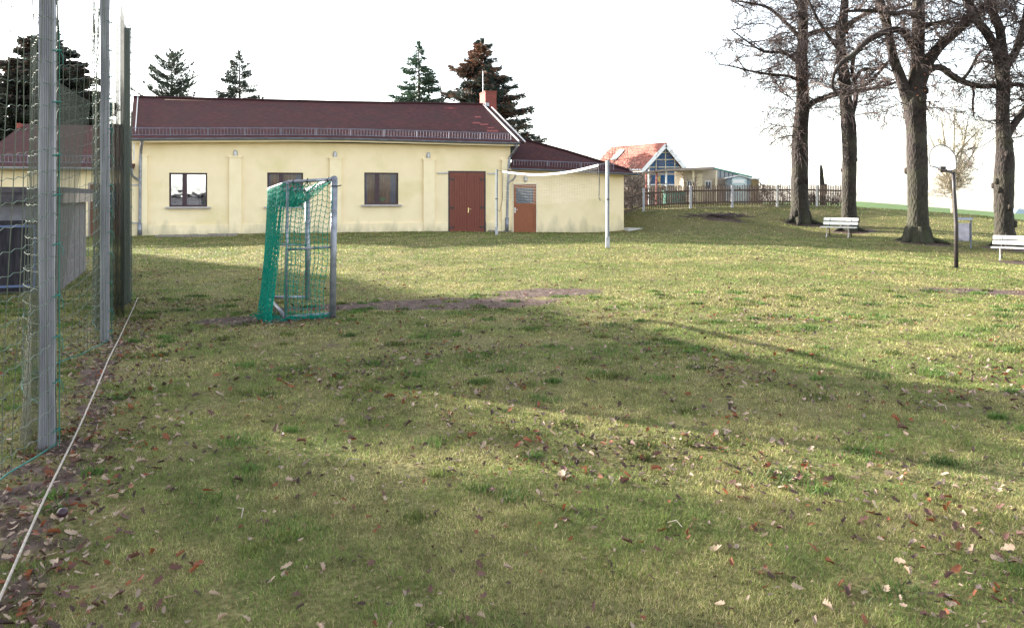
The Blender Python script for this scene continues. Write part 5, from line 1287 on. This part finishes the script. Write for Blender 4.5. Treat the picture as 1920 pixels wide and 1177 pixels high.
big_tree(3, 30, [(1720, 453, 30), (1720, 440, 23.5), (1721, 415, 20), (1721, 370, 19), (1720, 320, 19.5), (1719, 270, 18.5), (1717, 230, 19), (1716, 195, 21), (1718, 165, 17), (1720, 125, 13.5), (1721, 80, 12.5), (1722, 30, 11.5), (1722, -30, 10), (1722, -160, 6)],
  [([(1710, 205, 14), (1700, 180, 12), (1690, 150, 10.5), (1677, 115, 9.5), (1668, 75, 8.5), (1660, 35, 9), (1650, 5, 8.5), (1640, -40, 6.5), (1625, -150, 3)], 9, 1.8, K1),
   ([(1722, 160, 14), (1736, 125, 12), (1755, 95, 10.5), (1778, 72, 10), (1805, 48, 9), (1835, 22, 8), (1865, -8, 6), (1905, -60, 4)], 12, 1.8, K1),
   ([(1728, 150, 8), (1745, 130, 7), (1765, 128, 6.5), (1785, 142, 6.5), (1810, 155, 6), (1840, 162, 5.5), (1868, 161, 5)], 8, 1.3, K1),
   ([(1712, 88, 8), (1698, 66, 7, -.4), (1680, 56, 6.5, -.7), (1655, 62, 6.5, -1), (1625, 78, 6, -1.2), (1600, 103, 5.5, -1.2), (1578, 118, 5, -1.2), (1564, 140, 3.5, -1.2), (1561, 163, 3, -1.2), (1568, 175, 2.2, -1.2)], 12, 1.2, K1),
   ([(1715, 30, 6), (1700, 22, 5, -.4), (1680, 26, 4.5, -.8), (1655, 22, 4, -1), (1620, 20, 3.4, -1.3), (1580, 22, 2.6, -1.5)], 9, 1.3, K1),
   ([(1802, 152, 3.5), (1818, 133, 3), (1830, 110, 2.6, .5), (1842, 95, 2.2, .5), (1862, 95, 1.6, .5)], 4, 1.0, K1),
   ([(1822, 160, 2.6), (1826, 175, 2.5), (1824, 190, 2.2), (1824, 203, 2), (1826, 218, 1.6)], 0, 1, K1),
   ([(1728, 50, 5), (1770, 42, 3.6, .5), (1800, 44, 2.8, .5), (1830, 38, 2, .5)], 7, 1.3, K1)],
  'thick mossy oak forking low, between the left bench and the basketball pole', 'bark_mossy', dict(n=24, L=2.0, t0=.5, knots=7, kids=(8, 8, 4)), leaves=[(1716, 90, -.6, 8, .25), (1724, 165, -.6, 7, .2)])
big_tree(4, 29.5, [(1884, 465, 22), (1884, 452, 19), (1883, 420, 17), (1882, 380, 17), (1883, 340, 18), (1884, 300, 17), (1883, 275, 15.5), (1881, 250, 13.5), (1880, 215, 12), (1881, 180, 12), (1880, 145, 13), (1879, 118, 14)],
  [([(1880, 130, 10), (1868, 95, 9), (1850, 62, 8.5), (1833, 40, 8), (1820, 15, 8), (1806, -12, 7), (1785, -90, 4)], 12, 1.7, K1),
   ([(1882, 125, 10), (1878, 85, 9), (1874, 55, 8.5), (1862, 25, 8), (1850, -5, 7), (1835, -90, 4)], 12, 1.7, K1),
   ([(1884, 130, 8), (1900, 105, 7.5), (1912, 75, 7.5), (1922, 40, 7), (1932, -30, 5)], 12, 1.5, K1),
   ([(1884, 262, 9), (1897, 240, 7.5), (1915, 214, 7), (1940, 180, 6), (1975, 140, 5)], 6, 1.3, K1),
   ([(1888, 165, 5), (1905, 158, 4), (1930, 160, 3.6), (1960, 150, 3)], 6, 1.2, K1)],
  'knobbly oak rising behind the right bench, rightmost of the four', 'bark', dict(n=14, L=1.6, t0=.6, knots=16, kids=(8, 8, 4)), leaves=[])
# pale multi stemmed tree beyond
tb = TreeB(9); b_ = px(1788, 403, 48); b_.z = g1(b_.x, b_.y)
for (x1_, y1_), (x2_, y2_), (x3_, y3_) in (((1783, 350), (1768, 310), (1740, 250)), ((1786, 350), (1776, 300), (1765, 220)), ((1788, 345), (1788, 290), (1790, 200)), ((1790, 345), (1800, 300), (1815, 225)), ((1790, 350), (1805, 320), (1835, 270)), ((1787, 360), (1775, 335), (1745, 300)), ((1788, 340), (1795, 290), (1840, 240))):
    P = limb_world([(1788, 404, 4.5), (1787, 380, 4), (x1_, y1_, 3.2), (x2_, y2_, 2.2), (x3_, y3_, 1)], 48, 0); tb.limb(P, 6, .05, .01); tb.along(P, 14, 1.3, .016, .35, kids=(8, 6, 3), maxl=3, droop=-.03, sidebias=(0, 0, .5))
leaf_clump(tb, px(1775, 215, 48), 60, .5, .04); leaf_clump(tb, px(1800, 250, 48), 40, .8, .04)
tb.finish('young_tree', b_, 'pale slender many stemmed tree at the field edge beyond the basketball pole', 'tree', None, 'twig_pale', 'twig_pale')
# bush in front of the red roof, brush behind the fence
for x, y, D, h, n, lb_ in ((1185, 392, 44, 3.4, 13, 'leafless bush in front of the red roofed garden house'), (1258, 386, 45, 1.6, 10, 'low bare shrub under the porch behind the fence'), (1445, 388, 46, 1.3, 16, 'bare bramble right of the plank shed behind the fence'), (1500, 388, 47, 1.0, 14, 'low bare scrub behind the fence and the leftmost oak'), (1560, 388, 47, 1.05, 12, 'low reddish scrub behind the fence left of the split oak')):
    tb = TreeB(int(x)); b_ = px(x, y, D); b_.z = g1(b_.x, b_.y)
    for k in range(n):
        a = 6.28 * tb.r.random(); d_ = Vector((math.cos(a) * .5, math.sin(a) * .3, 1)); p0 = b_ + Vector((tb.r.uniform(-.4, .4) * (1 if h > 2 else 2.4), tb.r.uniform(-.3, .3), -.1)); tb.branch(p0, d_, h * tb.r.uniform(.6, 1.05), .018 if h > 2 else .012, 1, 3, .02, (8, 5, 2))
    tb.trunk.tube([b_ - Vector((0, 0, .2)), b_ + Vector((0, 0, h * .4))], [.05, .03], 6)
    tb.finish('bare_bush', b_, lb_, 'bush', None, 'twig', 'twig')
tb = TreeB(77); P = limb_world([(1543, 390, 6), (1543, 360, 5.5), (1541, 335, 4), (1540, 318, 3.2), (1539, 309, 1.5)], 46.5, 0); tb.limb(P, 8, .2); P = limb_world([(1543, 372, 4), (1547, 355, 3.5), (1548, 345, 2.5)], 46.5, 0); tb.limb(P, 7, .2)
b_ = px(1543, 390, 46.5); b_.z = g1(b_.x, b_.y); tb.finish('dead_stump', b_, 'broken dead tree stump rising above the fence between two oaks', 'stump', None, 'bark', 'twig')
# pile of cut brush on the bank
q = MB(); rq = random.Random(4); c_ = px(1348, 404, 37.2); c_.z = g1(c_.x, c_.y)
for i in range(120):
    a = rq.uniform(0, 3.14); p = c_ + Vector((rq.gauss(0, .7), rq.gauss(0, .25), rq.uniform(.0, .16))); L_ = rq.uniform(.2, .7); q.tube([p - Vector((math.cos(a) * L_ / 2, math.sin(a) * L_ / 2, .03)), p + Vector((math.cos(a) * L_ / 2, math.sin(a) * L_ / 2, .04))], rq.uniform(.008, .02), 4)
tag(q.build('brush_pile', M['twig']), 'low heap of cut twigs on the grassy bank below the fence', 'brush pile')

# ------------------------------------------------------------------ conifers
def conifer(D, cx, topy, halfw, label, seed, style, cols, base_z=None, vis_bottom=200, group='conifers behind the clubhouse'):
    r = np.random.default_rng(seed); rq = random.Random(seed)
    top = px(cx, topy, D); zb = g1(top.x, top.y) if base_z is None else base_z; H = top.z - zb; Rw = halfw * D / FPX
    e = empty('conifer', (top.x, top.y, zb), 0, label=label, cat='conifer', group=group)
    t_ = MB(); t_.tube([(0, 0, -.3), (.05, 0, H * .5), (0, 0, H * .97)], [H * .022, H * .013, .02], 8)
    cards_c = []; cards_d = []; cards_s = []; cards_k = []
    n_br = int(style.get('n', 150)); zlow = H * style.get('low', .12)
    for i in range(n_br):
        f_ = (i + r.random()) / n_br; z = H - (H - zlow) * f_ ** style.get('pow', .85) - .1
        u = (H - z) / H; prof = style['prof'](u); L_ = Rw * prof * r.uniform(.72, 1.12)
        if r.random() < style.get('long', .06): L_ *= 1.3
        if L_ < .1: L_ = .1
        a = r.random() * 6.28; d0 = Vector((math.cos(a), math.sin(a), style['rise'](u) + r.normal(0, .08)))
        pts = [Vector((0, 0, z))]; nseg = 8; cv = style['curve']
        for k in range(nseg):
            tt = (k + 1) / nseg; d_ = Vector((d0.x, d0.y, d0.z + cv * (tt - .5) * 2 + r.normal(0, .05))).normalized(); pts.append(pts[-1] + d_ * L_ / nseg)
        t_.tube([pts[0], pts[4], pts[8]], [.03 + .006 * L_, .018, .006], 4, cap=False)
        step = style.get('step', .16); m_ = max(4, int(L_ / step * 2.3 * style.get('dens', 7)))
        for q_ in range(m_):
            tt = (.12 + .88 * r.random()) * nseg; k = min(int(tt), nseg - 1); p = pts[k].lerp(pts[k + 1], tt - k); dd = (pts[k + 1] - pts[k]).normalized()
            sidev = dd.cross(Vector((0, 0, 1))).normalized(); w_ = (1 - tt / nseg) ** .6 * style.get('fan', .32) * 1.15 * L_ + .05
            off = sidev * r.normal(0, w_ * .5) + Vector((0, 0, -abs(r.normal(0, style.get('hang', .12)))))
            dr = (dd * .7 + sidev * np.sign(off.dot(sidev)) * .6 + Vector((0, 0, style.get('tip', -.2) + r.normal(0, .25)))).normalized()
            cards_c.append(p + off); cards_d.append(dr); cards_s.append(.84 * style.get('size', .2) * r.uniform(.6, 1.4)); cards_k.append(r.random())
    for q_ in range(style.get('tipn', 60)): 
        z = H - abs(r.normal(0, .35)); cards_c.append(Vector((r.normal(0, .06), r.normal(0, .06), z))); a = r.random() * 6.28; cards_d.append(Vector((math.cos(a) * .6, math.sin(a) * .6, .8)).normalized()); cards_s.append(style.get('size', .2)); cards_k.append(r.random())
    n_ = len(cards_c); c = np.array([tuple(v) for v in cards_c]); d = np.array([tuple(v) for v in cards_d]); s_ = np.array(cards_s)[:, None]; kk = np.array(cards_k)
    rv = r.normal(size=(n_, 3)); sd = np.cross(d, rv); sd /= np.linalg.norm(sd, axis=1)[:, None] + 1e-9; wdt = s_ * style.get('wid', .22)
    v = np.stack([c - sd * wdt, c + sd * wdt, c + d * s_ + sd * wdt * .3, c + d * s_ - sd * wdt * .3], 1).reshape(-1, 3)
    f = np.arange(4 * n_).reshape(-1, 4); ca, cb, cc, pc = cols
    col = np.array(ca) * (1 - kk[:, None]) + np.array(cb) * kk[:, None]
    hsel = r.random(n_) < pc * np.clip((c[:, 2] / H - .35) / .65, 0, 1) * (vnoise(c[:, 0] + c[:, 1], c[:, 2], 1.2) > .45); col[hsel] = np.array(cc) * (.7 + .6 * r.random((int(hsel.sum()), 1)))
    o = np_mesh('crown', v, f, M['needles'], False, {'bcol': np.repeat(col, 4, 0)}); o.parent = e
    t_.build('trunk', M['tree_conifer_trunk'], e, True); print('conifer', n_)
    return e
spruce = dict(prof=lambda u: min(1, u * 2.1) ** .85, rise=lambda u: .12 - .3 * u, curve=.18, n=190, dens=6, step=.14, size=.26, wid=.17, hang=.14, fan=.34, low=.1)
D_ = 62
conifer(62, 785, 80, 52, 'light green spruce left of the chimney', 21, dict(spruce, n=150, prof=lambda u: min(1.25, .03 + u * 2.9) ** .9, dens=6.0, size=.27, long=.12), ((.042, .085, .055), (.085, .13, .08), (.09, .07, .04), .1))
conifer(60, 905, 74, 84, 'tall dark spruce with brown cones behind the chimney', 22, dict(spruce, n=300, prof=lambda u: min(1.12, .10 + u * 2.3) ** .9, dens=9, size=.27, hang=.2, long=.08), ((.036, .050, .044), (.072, .085, .066), (.23, .115, .075), .85))
pine = dict(prof=lambda u: min(1.05, .22 + u * 3.6) ** .7, rise=lambda u: .75 - 1.2 * u, curve=.40, n=120, dens=5.0, step=.15, size=.27, wid=.15, hang=.05, fan=.28, tip=.25, low=.3)
conifer(76, 322, 100, 56, 'open rounded pine with upturned branches left above the roof', 23, dict(pine, n=120), ((.045, .060, .046), (.085, .10, .075), (.06, .05, .04), .1))
conifer(75, 449, 97, 42, 'dark narrow spruce right of the rounded pine above the roof', 24, dict(spruce, n=170, dens=5, prof=lambda u: min(1.25, .10 + u * 3.1) ** .85, rise=lambda u: .25 - .3 * u, curve=.25, long=.12), ((.042, .054, .044), (.078, .09, .07), (.06, .05, .04), .1))
conifer(86, 84, 62, 112, 'broad dark spruce behind the ball net and the left wing', 25, dict(spruce, n=330, dens=9, size=.44, prof=lambda u: min(1.15, .14 + u * 2.3) ** .75, rise=lambda u: .05 - .15 * u, curve=.12, hang=.22, wid=.22), ((.032, .038, .034), (.060, .064, .052), (.11, .065, .05), .5))

# ------------------------------------------------------------------ unseen trees added left of the frame, shaped and placed to shade the lawn
ud = Vector((math.sin(SUN_AZ), -math.cos(SUN_AZ), 0)); pd = Vector((math.cos(SUN_AZ), math.sin(SUN_AZ), 0)); ct_ = 1 / math.tan(SUN_EL)
def shade_tree(p, a, r_, rv, hc, label, seed):
    """shadow centre at perp p, along a"""
    c = pd * p + ud * a - ud * (hc * ct_); r = np.random.default_rng(seed)
    e = empty('added_shade_tree', (c.x, c.y, 0), 0, label=label, cat='tree', group='unseen evergreens added left of the frame to shade the lawn')
    t_ = MB(); t_.tube([(0, 0, -.5), (0, 0, hc)], [.35, .15], 8); n_ = 9000
    u = r.normal(size=(n_, 3)); u /= np.linalg.norm(u, axis=1)[:, None]; rad = r.random(n_) ** (1 / 2.4)
    lump = 1 + .10 * np.sin(u[:, 0] * 5 + seed) * np.cos(u[:, 2] * 6) + .05 * np.sin(u[:, 1] * 13 + u[:, 2] * 9)
    cc = u * rad[:, None] * lump[:, None] * np.array([r_, r_, rv]) + np.array([0, 0, hc])
    d = r.normal(size=(n_, 3)); d /= np.linalg.norm(d, axis=1)[:, None]; s2 = np.cross(d, r.normal(size=(n_, 3))); s2 /= np.linalg.norm(s2, axis=1)[:, None]
    sz = .30; v = np.stack([cc - d * sz, cc + s2 * sz * .6, cc + d * sz, cc - s2 * sz * .6], 1).reshape(-1, 3)
    o = np_mesh('crown', v, np.arange(4 * n_).reshape(-1, 4), M['needles'], False, {'bcol': np.tile(np.array([.03, .045, .025]), (4 * n_, 1))}); o.parent = e
    for k in range(6): an = k * 1.05; t_.tube([(0, 0, hc * .5), (math.cos(an) * r_ * .5, math.sin(an) * r_ * .5, hc * .9)], [.12, .05], 5)
    t_.build('trunk', M['tree_conifer_trunk'], e, True)
    return e
def tipc(p, tip, r_, rv): return tip - math.sqrt(r_ * r_ + (rv * ct_) ** 2)
for p, tip, r_, rv, hc, lb_, sd_ in ((7.1, .1, 1.7, 3.6, 9.0, 'slim dark evergreen added unseen left of the frame for its shade, fourth of the row from the camera', 31), (.2, 2.0, 2.4, 3.6, 9.0, 'broadest dark evergreen added unseen left of the frame for its shade, nearest to the camera', 32),
        (2.9, -1.8, 1.4, 3.6, 8.6, 'slim dark evergreen added unseen left of the frame for its shade, second of the row from the camera', 33), (4.9, -3.6, 1.3, 3.6, 9.2, 'slimmest dark evergreen added unseen left of the frame for its shade, third of the row from the camera', 34),
        (8.8, -2.8, 1.6, 3.6, 9.4, 'slim dark evergreen added unseen left of the frame for its shade, fifth of the row from the camera', 35), (10.0, -5.0, 2.2, 3.8, 9.0, 'rounded dark evergreen added unseen left of the frame for its shade, sixth of the row from the camera', 36), (11.8, -10.5, 2.3, 3.8, 9.0, 'rounded dark evergreen added unseen left of the frame for its shade, last of the row', 37)):
    shade_tree(p, tipc(p, tip, r_, rv), r_, rv, hc, lb_, sd_)
print('objects', len(bpy.data.objects))
